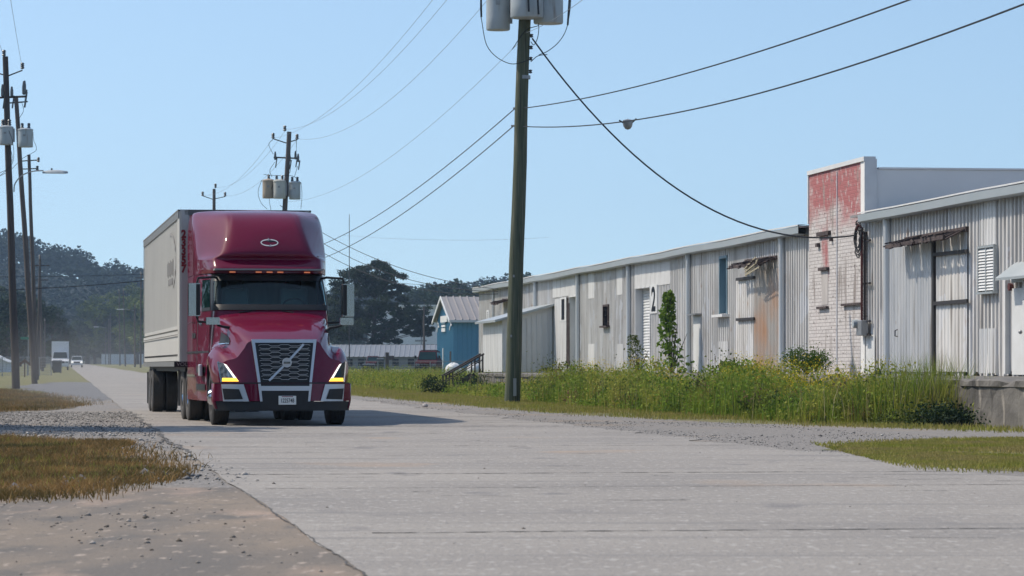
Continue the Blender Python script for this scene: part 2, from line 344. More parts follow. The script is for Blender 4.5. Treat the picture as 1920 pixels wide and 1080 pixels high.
def text(body, size, mat_, name, parent, M4, extrude=.003, bold=0):
    cu = bpy.data.curves.new(name, 'FONT'); cu.body = body; cu.size = size; cu.align_x = 'CENTER'; cu.align_y = 'CENTER'; cu.extrude = extrude; cu.offset = bold
    to = bpy.data.objects.new('tmp', cu); sc.collection.objects.link(to)
    dg = bpy.context.evaluated_depsgraph_get(); me = bpy.data.meshes.new_from_object(to.evaluated_get(dg)); bpy.data.objects.remove(to)
    me.name = name; me.materials.clear(); me.materials.append(mat_); me.transform(M4)
    return link(bpy.data.objects.new(name, me), parent)

def glass_mat():
    m = bpy.data.materials.new('windshield_glass'); m.use_nodes = True; t = m.node_tree; N = t.nodes; L = t.links; N.remove(N['Principled BSDF'])
    a = N.new('ShaderNodeBsdfTransparent'); a.inputs[0].default_value = (.62, .88, .85, 1); g = N.new('ShaderNodeBsdfGlossy'); g.inputs['Roughness'].default_value = .03; g.inputs[0].default_value = (.8, .95, .95, 1)
    f = N.new('ShaderNodeFresnel'); f.inputs[0].default_value = 1.45; x = N.new('ShaderNodeMixShader'); L.new(f.outputs[0], x.inputs[0]); L.new(a.outputs[0], x.inputs[1]); L.new(g.outputs[0], x.inputs[2]); L.new(x.outputs[0], N['Material Output'].inputs[0]); return m
M['glass'] = glass_mat()
M['cab_grey'] = mat('cab_interior_grey', (.26, .27, .27), .8); M['cab_dark'] = mat('cab_interior_dark', (.03, .035, .035), .8); M['curtain'] = mat('sleeper_curtain', (.34, .40, .39), .9, var=((.22, .27, .27), (6, 1, 1), .2))
# ================================================================== GROUND
UL = [-140, -10, 5, 20, 40, 60, 80, 100, 140, 200, 300, 450, 600, 800, 1000, 1300, 1740]
def sheet(name, mat_, vfun, us, lift, label=None):
    """strip along the road between v0(u) and v1(u)"""
    mb = MB(); nV = 6; S = []
    for u in us:
        v0, v1 = vfun(u); S.append([tuple(rd(u, v0 + (v1 - v0) * k / nV, gzu(u) + lift)) for k in range(nV + 1)])
    mb.grid(np.array(S)); o = mb.build(name, mat_); tag(o, label, kind='structure'); return o
sheet('ground', M['ground'], lambda u: (-500, 740), UL, -.012)
rng = np.random.default_rng(3)
def jag(us, amp, seed):
    r_ = np.random.default_rng(seed); x = r_.normal(size=len(us)); x = np.convolve(x, [.25, .5, .25], 'same'); return dict(zip(us, x * amp))
us = sorted(set(list(np.arange(4, 120, .6)) + list(np.arange(120, 1000, 10)) + [80, 1000])); jl = jag(us, .05, 1); jr = jag(us, .22, 2)
sheet('road', M['road'], lambda u: (1.49 + jl[u] * (.35 if u < 28 else 1), 9.0 + jr[u] - (1.3 if u > 300 else 0)), us, .004)

def poly_sheet(name, pts, mat_, lift, jitter=.15, seed=0, step=.5):
    r_ = np.random.default_rng(seed); P = []
    n = len(pts)
    for i in range(n):
        a = Vector(pts[i]); b = Vector(pts[(i + 1) % n]); k = max(1, min(60, int((b - a).length / step)))
        for j in range(k):
            q = a.lerp(b, j / k); q += Vector((r_.normal() * jitter, r_.normal() * jitter, 0)); P.append((q.x, q.y, gz(q.x, q.y) + lift))
    me = bpy.data.meshes.new(name); bm = bmesh.new(); vs = [bm.verts.new(p) for p in P]; bm.faces.new(vs)
    bmesh.ops.triangulate(bm, faces=bm.faces); bmesh.ops.recalc_face_normals(bm, faces=bm.faces)
    if sum(f.normal.z * f.calc_area() for f in bm.faces) < 0: bmesh.ops.reverse_faces(bm, faces=bm.faces)
    bm.to_mesh(me); bm.free(); me.materials.append(mat_); o = link(bpy.data.objects.new(name, me)); tag(o, kind='structure'); return o
def rp(u, v): p = rd(u, v); return (p.x, p.y, 0)
poly_sheet('gravel_verge', [rp(27.4, 1.9), rp(118, 1.9), rp(118, -8), rp(90, -9), rp(27, -9)], M['gravel'], -.006, .12, 4)
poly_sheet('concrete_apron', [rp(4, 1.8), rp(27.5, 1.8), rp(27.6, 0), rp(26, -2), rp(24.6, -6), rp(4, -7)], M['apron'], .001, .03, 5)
a1 = [G(20, 724), G(115, 716), G(230, 718), G(258, 745), G(195, 752), G(70, 736)]
poly_sheet('side_road', a1, M['asphalt'], -.002, .3, 6, 2)
poly_sheet('gravel_shoulder', [rp(12, 8.7), rp(150, 8.7), rp(150, 10.2), rp(100, 10.6), rp(72, 11.0), rp(58, 12.4), rp(50, 15.6), rp(12, 15.6)], M['gravel'], -.004, .15, 7)
# transverse joints and edge crack
mb = MB(); r_ = random.Random(5)
def crack(p0, p1, wd, n=60, amp=.02):
    p0, p1 = Vector(p0), Vector(p1); d = (p1 - p0).normalized(); nrm = Vector((-d.y, d.x, 0)); L_ = []; off = 0
    for k in range(n + 1):
        off = off * .8 + r_.gauss(0, amp); c = p0.lerp(p1, k / n) + nrm * off; hw = wd * r_.uniform(.12, 1) / 2
        z = gz(c.x, c.y) + .0075
        L_.append([(c.x - nrm.x * hw, c.y - nrm.y * hw, z), (c.x + nrm.x * hw, c.y + nrm.y * hw, z)])
    mb.grid(np.array(L_))
for (u, a, b, wd) in [(19.75, 1.9, 8.9, .075), (27.1, 1.7, 8.9, .06), (30.7, 1.5, 8.9, .10), (41.5, 1.5, 8.8, .07), (49.7, 1.5, 6.0, .10), (55.4, 1.5, 8.8, .14), (66, 1.5, 9, .2)]:
    crack(rp(u, a), rp(u + r_.uniform(-.1, .1), b), wd, 90, .008)
crack(rp(4, 1.48), rp(27.4, 1.48), .018, 200, .006); crack(rp(38, 1.5), rp(75, 1.52), .10, 120, .02)
for k in range(60):
    u = r_.uniform(17, 60); v = r_.uniform(2, 8.5); crack(rp(u, v), rp(u + r_.uniform(-.2, .2), v + r_.uniform(.1, .7)), .0016 * u, 8, .01)
tag(mb.build('road_joints', M['crack']), kind='structure')

def in_poly(P, poly):
    x, y = P[:, 0], P[:, 1]; ins = np.zeros(len(P), bool); n = len(poly); j = n - 1
    for i in range(n):
        xi, yi, xj, yj = poly[i][0], poly[i][1], poly[j][0], poly[j][1]
        c = ((yi > y) != (yj > y)) & (x < (xj - xi) * (y - yi) / (yj - yi + 1e-12) + xi); ins ^= c; j = i
    return ins
def scatter(poly, n, seed=0, edge=0.):
    r_ = np.random.default_rng(seed); poly = [(p[0], p[1]) for p in poly]; a = np.array(poly); lo, hi = a.min(0), a.max(0); out = []
    tot = 0
    while tot < n:
        P = r_.uniform(lo, hi, (n * 2, 2)); P = P[in_poly(P + r_.normal(size=P.shape) * edge, poly)]; out.append(P); tot += len(P)
    P = np.concatenate(out)[:n]
    u = -SA * P[:, 0] + CA * P[:, 1]; z = .0022 * np.clip(u - 80, 0, 920)
    return np.column_stack([P, z])
def patchy(P, scale, keep, seed):            # thins scatter in irregular patches
    r_ = np.random.default_rng(seed); K = 9; ph = r_.uniform(0, 6.3, K); d = r_.normal(size=(K, 2)) * scale
    s = sum(np.sin(P[:, :2] @ d[k] + ph[k]) for k in range(K)) / K * 2.2
    return P[(s + r_.normal(size=len(P)) * .4) > keep]
def stones(name, P, size, mat_, seed=0):
    r_ = np.random.default_rng(seed); n = len(P); s = size * r_.lognormal(0, .45, n)
    base = np.array([(1, 0, 0), (0, 1, 0), (-1, 0, 0), (0, -1, 0), (0, 0, 1), (0, 0, -1)], float)
    a = r_.uniform(0, 6.3, n); j = r_.uniform(.6, 1.2, (n, 6, 1)); V = base[None] * j
    x = V[..., 0] * np.cos(a)[:, None] - V[..., 1] * np.sin(a)[:, None]; y = V[..., 0] * np.sin(a)[:, None] + V[..., 1] * np.cos(a)[:, None]
    V = np.stack([x, y, V[..., 2] * .6], -1) * s[:, None, None] / 2 + P[:, None, :] + np.array([0, 0, .004])
    f = np.array([(0, 1, 4), (1, 2, 4), (2, 3, 4), (3, 0, 4), (1, 0, 5), (2, 1, 5), (3, 2, 5), (0, 3, 5)]).ravel()
    q = (np.arange(n)[:, None] * 6 + f).ravel(); o = npmesh(name, V.reshape(-1, 3), q, np.full(n * 8, 3), mat_, None, np.repeat(r_.uniform(0, 1, n), 6))
    return tag(o, kind='stuff')
gpoly = [rp(28, 1.7), rp(75, 1.6), rp(75, -6), rp(45, -6), rp(28, -4)]
P = patchy(scatter(gpoly, 26000, 1, .1), 1.2, -.35, 1)
tag(stones('loose_gravel', P, .026, M['stone'], 2), 'grey loose gravel spread between the road edge and the dry grass', 'gravel')
P = patchy(scatter([rp(15, 1.3), rp(27.3, 1.3), rp(26, -2), rp(24.6, -5), rp(15, -3)], 1600, 3), 1.5, .1, 3)
tag(stones('scattered_pebbles', P, .022, M['stone_dark'], 4), 'small pebbles scattered over the tan concrete apron', 'pebbles')
P = patchy(scatter([rp(24, 9.0), rp(100, 9.0), rp(85, 11), rp(58, 12.4), rp(30, 13.5)], 16000, 5, .2), .9, .1, 5)
tag(stones('shoulder_gravel', P, .016, M['stone'], 6), 'grey gravel along the far shoulder of the road below the grass', 'gravel')
P = scatter([rp(16, 1.7), rp(80, 1.6), rp(80, 8.8), rp(16, 8.8)], 350, 7)
tag(stones('road_grit', P, .014, M['stone_dark'], 8), 'sparse dark grit on the pale road surface', 'grit')

# dry grass, left
def px_poly(L_): return [tuple(G(*p)) for p in L_]
g1 = px_poly([(-120, 818), (0, 826), (95, 832), (150, 842), (230, 868), (285, 888), (345, 897), (250, 905), (160, 915), (90, 930), (0, 938), (-160, 945)])
g2 = px_poly([(-120, 728), (0, 730), (60, 737), (120, 748), (165, 758), (110, 768), (0, 773), (-120, 776)])
g3 = px_poly([(160, 833), (225, 834), (225, 840), (165, 840)])
poly_sheet('soil_patch', g1, M['soil'], -.001, .05, 8, .4); poly_sheet('soil_patch', g2, M['soil'], -.001, .12, 9, 1)
def grass(name, polys, n, h, wd, mat_, label, cat, seed=0, lean=.5, patch=None, edge=.12):
    parts = []
    for i, (pl, frac) in enumerate(polys):
        P = scatter(pl, int(n * frac), seed + i, edge)
        if patch: P = patchy(P, patch[0], patch[1], seed + i)
        parts.append(blade_arrays(P, h, wd, lean, np.random.default_rng(seed + 50 + i)))
    V, q, c, rn = merge(parts); o = npmesh(name, V, q, c, mat_, None, rn); return tag(o, label, cat, kind='stuff')
grass('dry_grass', [(g1, .6), (g2, .37), (g3, .03)], 95000, .095, .010, M['grass_brown'], 'brown dry grass patches on the gravel left of the road', 'grass', 11, 1.5, (2.0, -.45), .42)
grass('green_grass', [(g1, .7), (g2, .3)], 7000, .12, .009, M['grass_green'], 'few green blades among the dry brown grass at left', 'grass', 21, .7, (1.1, .45))
r_ = np.random.default_rng(9)
# rough dark litter along the lower edge of the near patch
edge_pts = px_poly([(0, 925), (60, 922), (140, 908), (200, 902), (260, 896), (330, 893)])
P = []
for k in range(700):
    i = r_.integers(0, 5); t = r_.random(); a, b = edge_pts[i], edge_pts[i + 1]; P.append((a[0] + (b[0] - a[0]) * t + r_.normal() * .12, a[1] + (b[1] - a[1]) * t + r_.normal() * .25, 0))
tag(stones('broken_asphalt', np.array(P), .07, M['asphalt'], 3), 'dark broken asphalt crumbs along the near edge of the dry grass', 'rubble')

# right verge
DV = 16.0                                     # dock face
strip = [rp(150, 9.6), rp(110, 9.9), rp(88, 10.6), rp(66, 11.2), rp(56, 12.6), rp(48, 15.0), rp(52, 15.9), rp(60, 14.4), rp(75, 14.2), rp(100, 14.4), rp(150, 14.6)]
grass('mown_grass', [(strip, 1)], 60000, .09, .014, M['grass_green'], 'short mown green grass strip in front of the tall weeds', 'grass', 31, .7, (.7, -.65), .25)
near_patch = px_poly([(1560, 843), (1650, 834), (1780, 828), (1960, 822), (2060, 850), (1960, 888), (1840, 880), (1720, 868), (1640, 852)])
grass('grass_island', [(near_patch, 1)], 60000, .05, .012, M['grass_green'], 'green grass island in the gravel at the right edge', 'grass', 41, .9, (1.1, -.5), .5)
poly_sheet('soil_patch', near_patch, M['ground'], .0, .15, 10, .5)

# tall weeds in front of the dock
wz = [rp(54.5, 15.9), rp(57, 13.9), rp(66, 13.3), rp(78, 13.4), rp(95, 13.6), rp(118, 13.9), rp(118, 15.9)]
far_w = [rp(119, 13.2), rp(119, 27), rp(165, 34), rp(235, 40), rp(250, 13), rp(170, 11.8), rp(135, 12)]
def weeds(name, polys, mats, label, seed):
    parts = []; gold = []
    for pl, n, h in polys:
        P = scatter(pl, n, seed, .25); r2 = np.random.default_rng(seed)
        u = -SA * P[:, 0] + CA * P[:, 1]; v = CA * P[:, 0] + SA * P[:, 1]
        clump = .72 + .34 * np.sin(u * .9 + 1.3) * np.sin(v * 1.7 + u * .37) + .26 * np.sin(u * 2.3 + v) + .18 * np.sin(u * .31) + r2.normal(size=len(u)) * .08
        hh = h * np.clip(clump * 1.25 - .12, .28, 1.5) * np.where((u > 98) & (u < 125), .42, 1)
        parts.append(blade_arrays(P, hh, .018, .35, r2))
        k = 5; Q = np.repeat(P, k, 0); H = np.repeat(hh, k); t = r2.uniform(.15, 1.0, len(Q)); Q = Q + r2.normal(size=Q.shape) * [.07, .07, .02]; Q[:, 2] = Q[:, 2].clip(0) * 0 + np.repeat(P[:, 2], k) + H * t
        parts.append(leaf_arrays(Q, .075, r2))
        cen = [(U(px_, v_), v_, w2) for px_, v_, w2 in ((1440, 15.2, .9), (1415, 14.6, .5), (1540, 15.3, 1.0), (1565, 14.9, .6), (1645, 15.2, .35), (1275, 15.4, 1.2), (1190, 15.4, 1.4), (1130, 15.2, 1.0), (1090, 15.5, 1.6), (1340, 15.0, .7), (1480, 14.9, .6), (1010, 15.5, 1.5))]
        pr = sum(np.exp(-((u - a_) / (1.6 * w2)) ** 2 - ((v - b_) / .5) ** 2) for a_, b_, w2 in cen)
        sel = r2.random(len(P)) < np.clip(.32 * pr, 0, .5)
        G_ = P[sel].copy(); G_[:, 2] += hh[sel] * 1.02; gold.append(G_)
    V, q, c, rn = merge(parts); o = npmesh(name, V, q, c, M['weed'], None, rn); tag(o, label, 'weeds', kind='stuff')
    return np.concatenate(gold)
gold = weeds('tall_weeds', [(wz, 20000, .80), (far_w, 15000, .62)], None, 'tall green weeds growing along the foot of the loading dock', 61)
r2 = np.random.default_rng(4); Q = np.repeat(gold, 18, 0) + r2.normal(size=(len(gold) * 18, 3)) * [.08, .08, .07]
V, q, c, rn = leaf_arrays(Q, .030, r2); tag(npmesh('goldenrod', V, q, c, M['golden'], None, rn), 'yellow flowering goldenrod tops among the tall weeds', 'wildflowers', kind='stuff')
P = scatter(wz, 700, 77, .2); V, q, c, rn = blade_arrays(P, 1.0, .012, .5, r2); tag(npmesh('dry_stalks', V, q, c, M['weed_dry'], None, rn), 'pale dry stalks leaning among the tall weeds', 'weeds', kind='stuff')

# ================================================================== WAREHOUSES
WV = 21.6; WR = math.atan2(-CA, SA)          # wall plane; local x = along the wall to the right, y = into the building
def bld(name, label, cat, px0, group=None):
    u0 = U(px0, WV); t = thing(name, label, cat, rd(u0, WV, 0), WR, group)
    fx = lambda px, v=WV: u0 - U(px, v)
    fz = lambda px, py, v=WV: UZ(px, py, v)[1]
    return t, fx, fz
DZ = .83
def corr(mb, x0, x1, z0, z1, y=0, pitch=.305, d=.05, seed=0, rag=0.):
    r_ = random.Random(seed); prof = [(0, 0), (.42, 0), (.52, 1), (.9, 1)]; xs = []
    k = math.floor(x0 / pitch)
    while k * pitch < x1:
        for a, b in prof:
            x = (k + a) * pitch
            if x0 < x < x1: xs.append((x, y - b * d))
        k += 1
    xs = [(x0, y)] + xs + [(x1, y)]; f1 = z1 if callable(z1) else (lambda x: z1); vs = []; 
    jit = 0
    for i, (x, yy) in enumerate(xs):
        if rag and i % 4 == 0: jit = r_.uniform(0, rag) if r_.random() < .45 else 0; bend = r_.uniform(-.05, .02) if r_.random() < .3 else 0
        if not rag: bend = 0
        vs += [(x, yy + bend, z0 + jit), (x, yy, z0 + .5), (x, yy, f1(x))]
    fs = []
    for i in range(len(xs) - 1):
        fs += [(3 * i, 3 * i + 3, 3 * i + 4, 3 * i + 1), (3 * i + 1, 3 * i + 4, 3 * i + 5, 3 * i + 2)]
    mb.add(vs, fs)
def shell(t, L_, depth, zt, rise=1.2):       # the rest of the building behind the front sheet
    mb = MB(); mb.box((.06, depth / 2 + .02, (zt + DZ) / 2 - .05), (.1, depth, zt - DZ)); mb.box((L_ - .06, depth / 2 + .02, (zt + DZ) / 2 - .05), (.1, depth, zt - DZ))
    mb.box((L_ / 2, depth, (zt + DZ) / 2), (L_, .1, zt - DZ)); mb.build('wall', M['tin'], t)
    mb = MB(); mb.hexa([(-.1, -.32, zt - .02), (L_ + .1, -.32, zt - .02), (L_ + .1, depth, zt + rise), (-.1, depth, zt + rise), (-.1, -.32, zt + .04), (L_ + .1, -.32, zt + .04), (L_ + .1, depth, zt + rise + .06), (-.1, depth, zt + rise + .06)])
    return mb.build('roof', M['roof_tin'], t)
def box_part(t, name, mat_, x0, x1, z0, z1, y0, y1, bevel=0, label=None):
    o = MB().box(((x0 + x1) / 2, (y0 + y1) / 2, (z0 + z1) / 2), (abs(x1 - x0), abs(y1 - y0), abs(z1 - z0))).build(name, mat_, t, bevel=bevel)
    if label: o['label'] = label
    return o
def downpipe(t, x, zt, r_=.085, seed=0):
    mb = MB(); mb.tube([(x, -.12, DZ + .02), (x, -.12, zt - .35), (x, -.16, zt - .12)], r_, 12); return mb.build('downpipe', M['pipe'], t, smooth=True)
def fascia(t, L_, zt, x_start=0, sag=0, seed=0):
    r_ = random.Random(seed); S = []; n = int(L_ / 2.2) + 2
    o = [0.0] * (n + 1)
    for k in range(n + 1): o[k] = math.sin(k * 1.1 + seed) * sag + r_.uniform(-sag, sag) * .4
    for k in range(n + 1):
        x = x_start - .15 + (L_ - x_start + .3) * k / n; z = zt + o[k]
        S.append([(x, -.34, z + .03), (x, -.36, z + .02), (x, -.36, z - .17), (x, -.33, z - .19), (x, -.02, z - .19)])
    m = MB().grid(np.array(S)).build('fascia', M['trim'], t)
    S2 = [[(p[0][0], -.375, p[0][2] + .012), (p[0][0], -.375, p[0][2] + .05), (p[0][0], -.1, p[0][2] + .055)] for p in S]
    MB().grid(np.array(S2)).build('roof_edge', M['coping'], t); return m
def broken_awning(t, x0, x1, z0, z1, seed, pale=False):
    r_ = random.Random(seed); mb = MB(); n = int((x1 - x0) / .09)
    for k in range(n):
        f = k / n; x = x0 + (x1 - x0) * f; zc = z0 + (z1 - z0) * f; 
        if r_.random() < .12: continue
        ln = r_.uniform(.5, .75); dr = r_.uniform(.12, .3)
        mb.box((x, -ln / 2, zc - dr / 2 + .05), (.10, ln, .035), rx=math.atan2(dr, ln) + r_.uniform(-.1, .1), rz=r_.uniform(-.12, .12))
    mb.box(((x0 + x1) / 2, -.06, (z0 + z1) / 2 + .02), (math.hypot(x1 - x0, z1 - z0), .1, .12), ry=-math.atan2(z1 - z0, x1 - x0))
    mb.box(((x0 + x1) / 2, -.62, (z0 + z1) / 2 - .17), (math.hypot(x1 - x0, z1 - z0) * .96, .05, .1), ry=-math.atan2(z1 - z0, x1 - x0))
    o = mb.build('broken_awning', M['rot'], t)
    if pale:
        m2 = MB()
        for k in range(7): 
            m2.box((x1 - .85 - .12 * ((k * 3) % 4), -.66 + .025 * (k % 3), z0 - .40 + .045 * k), (2.0 - .22 * ((k * 2) % 5), .018, .045), ry=-.10 - .022 * ((k * 3) % 7))
        m2.build('hanging_board', M['splinter'], o)
    return o
def number_sign(t, fx, fz, pxa, pxb, pyt, pyb, digit, label, dy=-.07):
    xa, xb = fx(pxa, WV + dy), fx(pxb, WV + dy); zt, zb = fz((pxa + pxb) / 2, pyt), fz((pxa + pxb) / 2, pyb)
    p = t.matrix_basis @ Vector(((xa + xb) / 2, dy, (zt + zb) / 2)); s = thing('number_sign', label, 'sign', p, WR, 'painted door numbers on the warehouse')
    MB().box((0, 0, 0), (xb - xa, .02, zt - zb)).build('board', M['white'], s)
    hgt = (zt - zb) * .86; o = text(digit, 1.0, M['ink'], 'numeral', s, Matrix.Identity(4), .001, .03)
    xs = [v.co.x for v in o.data.vertices]; ys = [v.co.y for v in o.data.vertices]; w_ = max(xs) - min(xs); h_ = max(ys) - min(ys); cx_, cy_ = (max(xs) + min(xs)) / 2, (max(ys) + min(ys)) / 2
    for v in o.data.vertices:
        x, y, z = v.co; v.co = ((x - cx_) / w_ * (xb - xa) * (.62 if digit == '2' else .46), -.013 - abs(z) * 2, (y - cy_) / h_ * hgt)
    return s

# ---- left warehouse (from the far end to the brick wall)
t1, fx, fz = bld('warehouse', 'long corrugated tin warehouse with doors 1 and 2, left of the brick wall', 'warehouse', 899)
L1 = fx(1517); ZT = 5.12
shell(t1, L1, 16, ZT)
mb = MB()
d1a, d1b = fx(1063), fx(1083); d2a, d2b = fx(1194), fx(1221)
zd1, zd2 = fz(1073, 557), fz(1208, 540)
wia, wib = fx(1134.5), fx(1144.5); wzt, wzb = fz(1140, 574), fz(1140, 611)
bwa, bwb = fx(1352), fx(1366); bzt, bzb = fz(1358, 484), fz(1358, 588)
cols = [(0, d1a), (d1a, d1b), (d1b, wia), (wia, wib), (wib, d2a), (d2a, d2b), (d2b, bwa), (bwa, bwb), (bwb, L1)]
for i, (a, b) in enumerate(cols):
    if (a, b) == (d1a, d1b): corr(mb, a, b, zd1, ZT)
    elif (a, b) == (d2a, d2b): corr(mb, a, b, zd2, ZT)
    elif (a, b) == (wia, wib): corr(mb, a, b, DZ, wzb); corr(mb, a, b, wzt, ZT)
    elif (a, b) == (bwa, bwb): corr(mb, a, b, DZ, bzb); corr(mb, a, b, bzt, ZT)
    else: corr(mb, a, b, DZ, ZT, seed=i, rag=.22)
mb.build('wall', M['tin'], t1)
box_part(t1, 'dark_interior', M['void'], .3, L1 - .3, DZ + .02, ZT - .3, .55, .6)
fascia(t1, L1, ZT, 0, .014, 3)
for px in (924.5, 1004, 1083.5, 1179, 1291, 1466): downpipe(t1, fx(px, WV - .12), ZT, .10 if px > 1000 else .06)
# roller doors set back in their openings
def roller(t, a, b, zt, name='roller_door', depth=.26):
    mb = MB(); z = DZ + .02; S = []
    while z < zt: S += [[(a, depth, z), (b, depth, z)], [(a, depth - .03, z + .03), (b, depth - .03, z + .03)], [(a, depth - .03, z + .07), (b, depth - .03, z + .07)], [(a, depth, z + .1), (b, depth, z + .1)]]; z += .11
    mb.grid(np.array(S)); o = mb.build(name, M['white'], t)
    m2 = MB(); m2.box((a - .03, depth / 2, (DZ + zt) / 2), (.06, depth + .12, zt - DZ)); m2.box((b + .03, depth / 2, (DZ + zt) / 2), (.06, depth + .12, zt - DZ)); m2.box(((a + b) / 2, depth / 2, zt + .05), (b - a + .12, depth + .12, .1)); m2.build('door_frame', M['coping'], o); return o
roller(t1, d1a + .9, d1b - .1, zd1, depth=.3); roller(t1, d2a, d2b, zd2)
mb = MB()                                     # decayed timber beside door 1
for k in range(9): mb.box((d1a + .1 + k * .1, -.03 - .01 * (k % 3), (DZ + zd1) / 2 + .1 * (k % 2)), (.085, .04, zd1 - DZ - .25 * (k % 3)), ry=.01 * ((k * 7) % 5 - 2))
mb.build('rotten_boards', M['rot'], t1)
# flat pale sheets
def pale(t, fx, fz, pxa, pxb, pyt, pyb, m='tin_pale', y=-.05, n='patch_panel', pitch=None, d=.02):
    a, b = fx(pxa, WV + y), fx(pxb, WV + y); zt, zb = fz((pxa + pxb) / 2, pyt), max(DZ + .03, fz((pxa + pxb) / 2, pyb))
    if pitch: mb = MB(); corr(mb, a, b, zb, zt, y, pitch, d); return mb.build(n, M[m], t, solid=.004)
    return MB().box(((a + b) / 2, y, (zt + zb) / 2), (b - a, .012, zt - zb)).build(n, M[m], t)
pale(t1, fx, fz, 1036, 1079, 520, 556, y=-.055, pitch=.9, d=.012); pale(t1, fx, fz, 1040, 1062, 560, 692, 'tin_blue', -.06, pitch=.9, d=.01)
pale(t1, fx, fz, 1190, 1257, 487, 537, y=-.055, pitch=.9, d=.012); pale(t1, fx, fz, 1103, 1114, 512, 560, y=-.05); pale(t1, fx, fz, 1157, 1167, 502, 553, y=-.05)
pale(t1, fx, fz, 1103, 1115, 645, 693, y=-.05); pale(t1, fx, fz, 1157, 1168, 645, 690, y=-.05, pitch=.3); pale(t1, fx, fz, 1347, 1366, 640, 695, y=-.05, pitch=.3)
o = MB(); a, b = fx(1303.5), fx(1317); zt = fz(1310, 592)
dr = box_part(t1, 'door', M['white'], a, b, DZ + .03, zt, -.07, -.04); dr['label'] = 'narrow white door in the tin wall'
box_part(dr, 'drip_cap', M['steel'], a - .1, b + .1, zt + .02, zt + .07, -.28, -.04)
# small and tall windows
mb = MB(); mb.box(((wia + wib) / 2, .12, (wzt + wzb) / 2), (wib - wia, .02, wzt - wzb)); o = mb.build('window', M['glass_dark'], t1)
mb = MB()
for x in (wia, wib): mb.box((x, .02, (wzt + wzb) / 2), (.12, .24, wzt - wzb + .12))
mb.box(((wia + wib) / 2, .02, wzt + .03), (wib - wia, .24, .08)); mb.box(((wia + wib) / 2, -.04, wzb - .03), (wib - wia + .3, .34, .07)); mb.build('frame', M['rot'], o)
mb = MB(); mb.box(((bwa + bwb) / 2, .16, (bzt + bzb) / 2), (bwb - bwa, .02, bzt - bzb)); o = mb.build('window', M['teal_frame'], t1); o['label'] = 'tall narrow boarded window with teal blue frame'
mb = MB()
for x in (bwa, bwb): mb.box((x, .06, (bzt + bzb) / 2), (.10, .26, bzt - bzb + .1))
mb.box(((bwa + bwb) / 2, .06, bzt + .03), (bwb - bwa, .26, .08)); mb.build('frame', M['teal_frame'], o); box_part(o, 'sill', M['coping'], bwa - .3, bwb + .3, bzb - .12, bzb - .03, -.28, .1)
# big sliding door with bars, rust-stained sheet, broken awning
sd_ = pale(t1, fx, fz, 1380, 1415, 520, 694, 'tin', -.075, 'sliding_door', pitch=.305)
def bars(t, fx, fz, pxa, pxb, ys, y):
    for (ya, yb) in ys:
        a, b = fx(pxa, WV + y), fx(pxb, WV + y); za, zb = fz(pxa, ya), fz(pxb, yb); MB().box(((a + b) / 2, y, (za + zb) / 2), (b - a, .05, .09), ry=-math.atan2(zb - za, b - a)).build('strap_hinge', M['iron'], t)
bars(sd_, fx, fz, 1381, 1414, [(525, 521), (600, 598), (687, 687)], -.14)
pale(t1, fx, fz, 1415, 1460, 506, 694, 'tin_rust', -.07, 'rusty_door_panel', pitch=.2, d=.025)
broken_awning(t1, fx(1402), fx(1461), 4.38, 4.36, 4, True)
broken_awning(t1, fx(945), fx(957), 4.35, 4.3, 6)
mb = MB(); mb.box((fx(1350), -.2, DZ + .05), (1, .3, .1)); 
number_sign(t1, fx, fz, 1050, 1062, 558, 603, '1', 'white board with black numeral 1 beside the far warehouse door')
number_sign(t1, fx, fz, 1219.5, 1232, 534, 588, '2', 'white board with black numeral 2 above the weeds beside a roller door')
def flat_sign(name, label, pxa, pxb, pyt, pyb, m, dy=-.06):
    xa, xb = fx(pxa), fx(pxb); zt, zb = fz(pxa, pyt), fz(pxa, pyb); p = t1.matrix_basis @ Vector(((xa + xb) / 2, dy, (zt + zb) / 2)); s = thing(name, label, 'sign', p, WR)
    MB().box((0, 0, 0), (xb - xa, .03, zt - zb)).build('panel', M[m], s, bevel=.01); return s, xb - xa, zt - zb
s, w_, h_ = flat_sign('notice_sign', 'small white vertical notice at the far end of the tin warehouse', 914.5, 919, 582, 602, 'white')
mb = MB()
for k in range(4): mb.box((0, -.018, h_ * (.3 - .17 * k)), (w_ * .6, .004, h_ * .07))
mb.build('print', M['trailer_rail'], s)
s, w_, h_ = flat_sign('red_box', 'dark red box fixed beside the white downpipe at the warehouse far end', 924, 936, 641, 652, 'rust', -.2); MB().box((w_ * .2, -.02, 0), (w_ * .3, .02, h_ * .5)).build('cover', M['void'], s)
# lean-to shed against the wall
u0s = U(1040, WV); u1s = u0s + 6.5
sh = thing('lean_to_shed', 'low grey lean-to shed built against the tin warehouse behind the big pole', 'shed', rd(u0s, WV, 0), WR)
hz1, hz0 = 3.75, 3.1; dp = 2.35
mb = MB(); mb.add([(0, -.1, DZ), (0, -dp, DZ), (0, -dp, hz0), (0, -.1, hz1), (-6.5, -.1, DZ), (-6.5, -dp, DZ), (-6.5, -dp, hz0), (-6.5, -.1, hz1)], [(0, 1, 2, 3), (4, 7, 6, 5), (1, 5, 6, 2)])
for k in range(9): mb.box((.02, -.3 - k * .24, (DZ + hz1 - .1 * k) / 2 - .05), (.03, .05, hz1 - DZ - .08 * k - .25))
mb.build('wall', M['tin_blue'], sh)
mb = MB(); mb.hexa([(.25, 0, hz1 + .02), (.25, -dp - .35, hz0 - .07), (-6.7, -dp - .35, hz0 - .07), (-6.7, 0, hz1 + .02), (.25, 0, hz1 + .12), (.25, -dp - .35, hz0 + .03), (-6.7, -dp - .35, hz0 + .03), (-6.7, 0, hz1 + .12)]); mb.build('roof', M['trim'], sh)

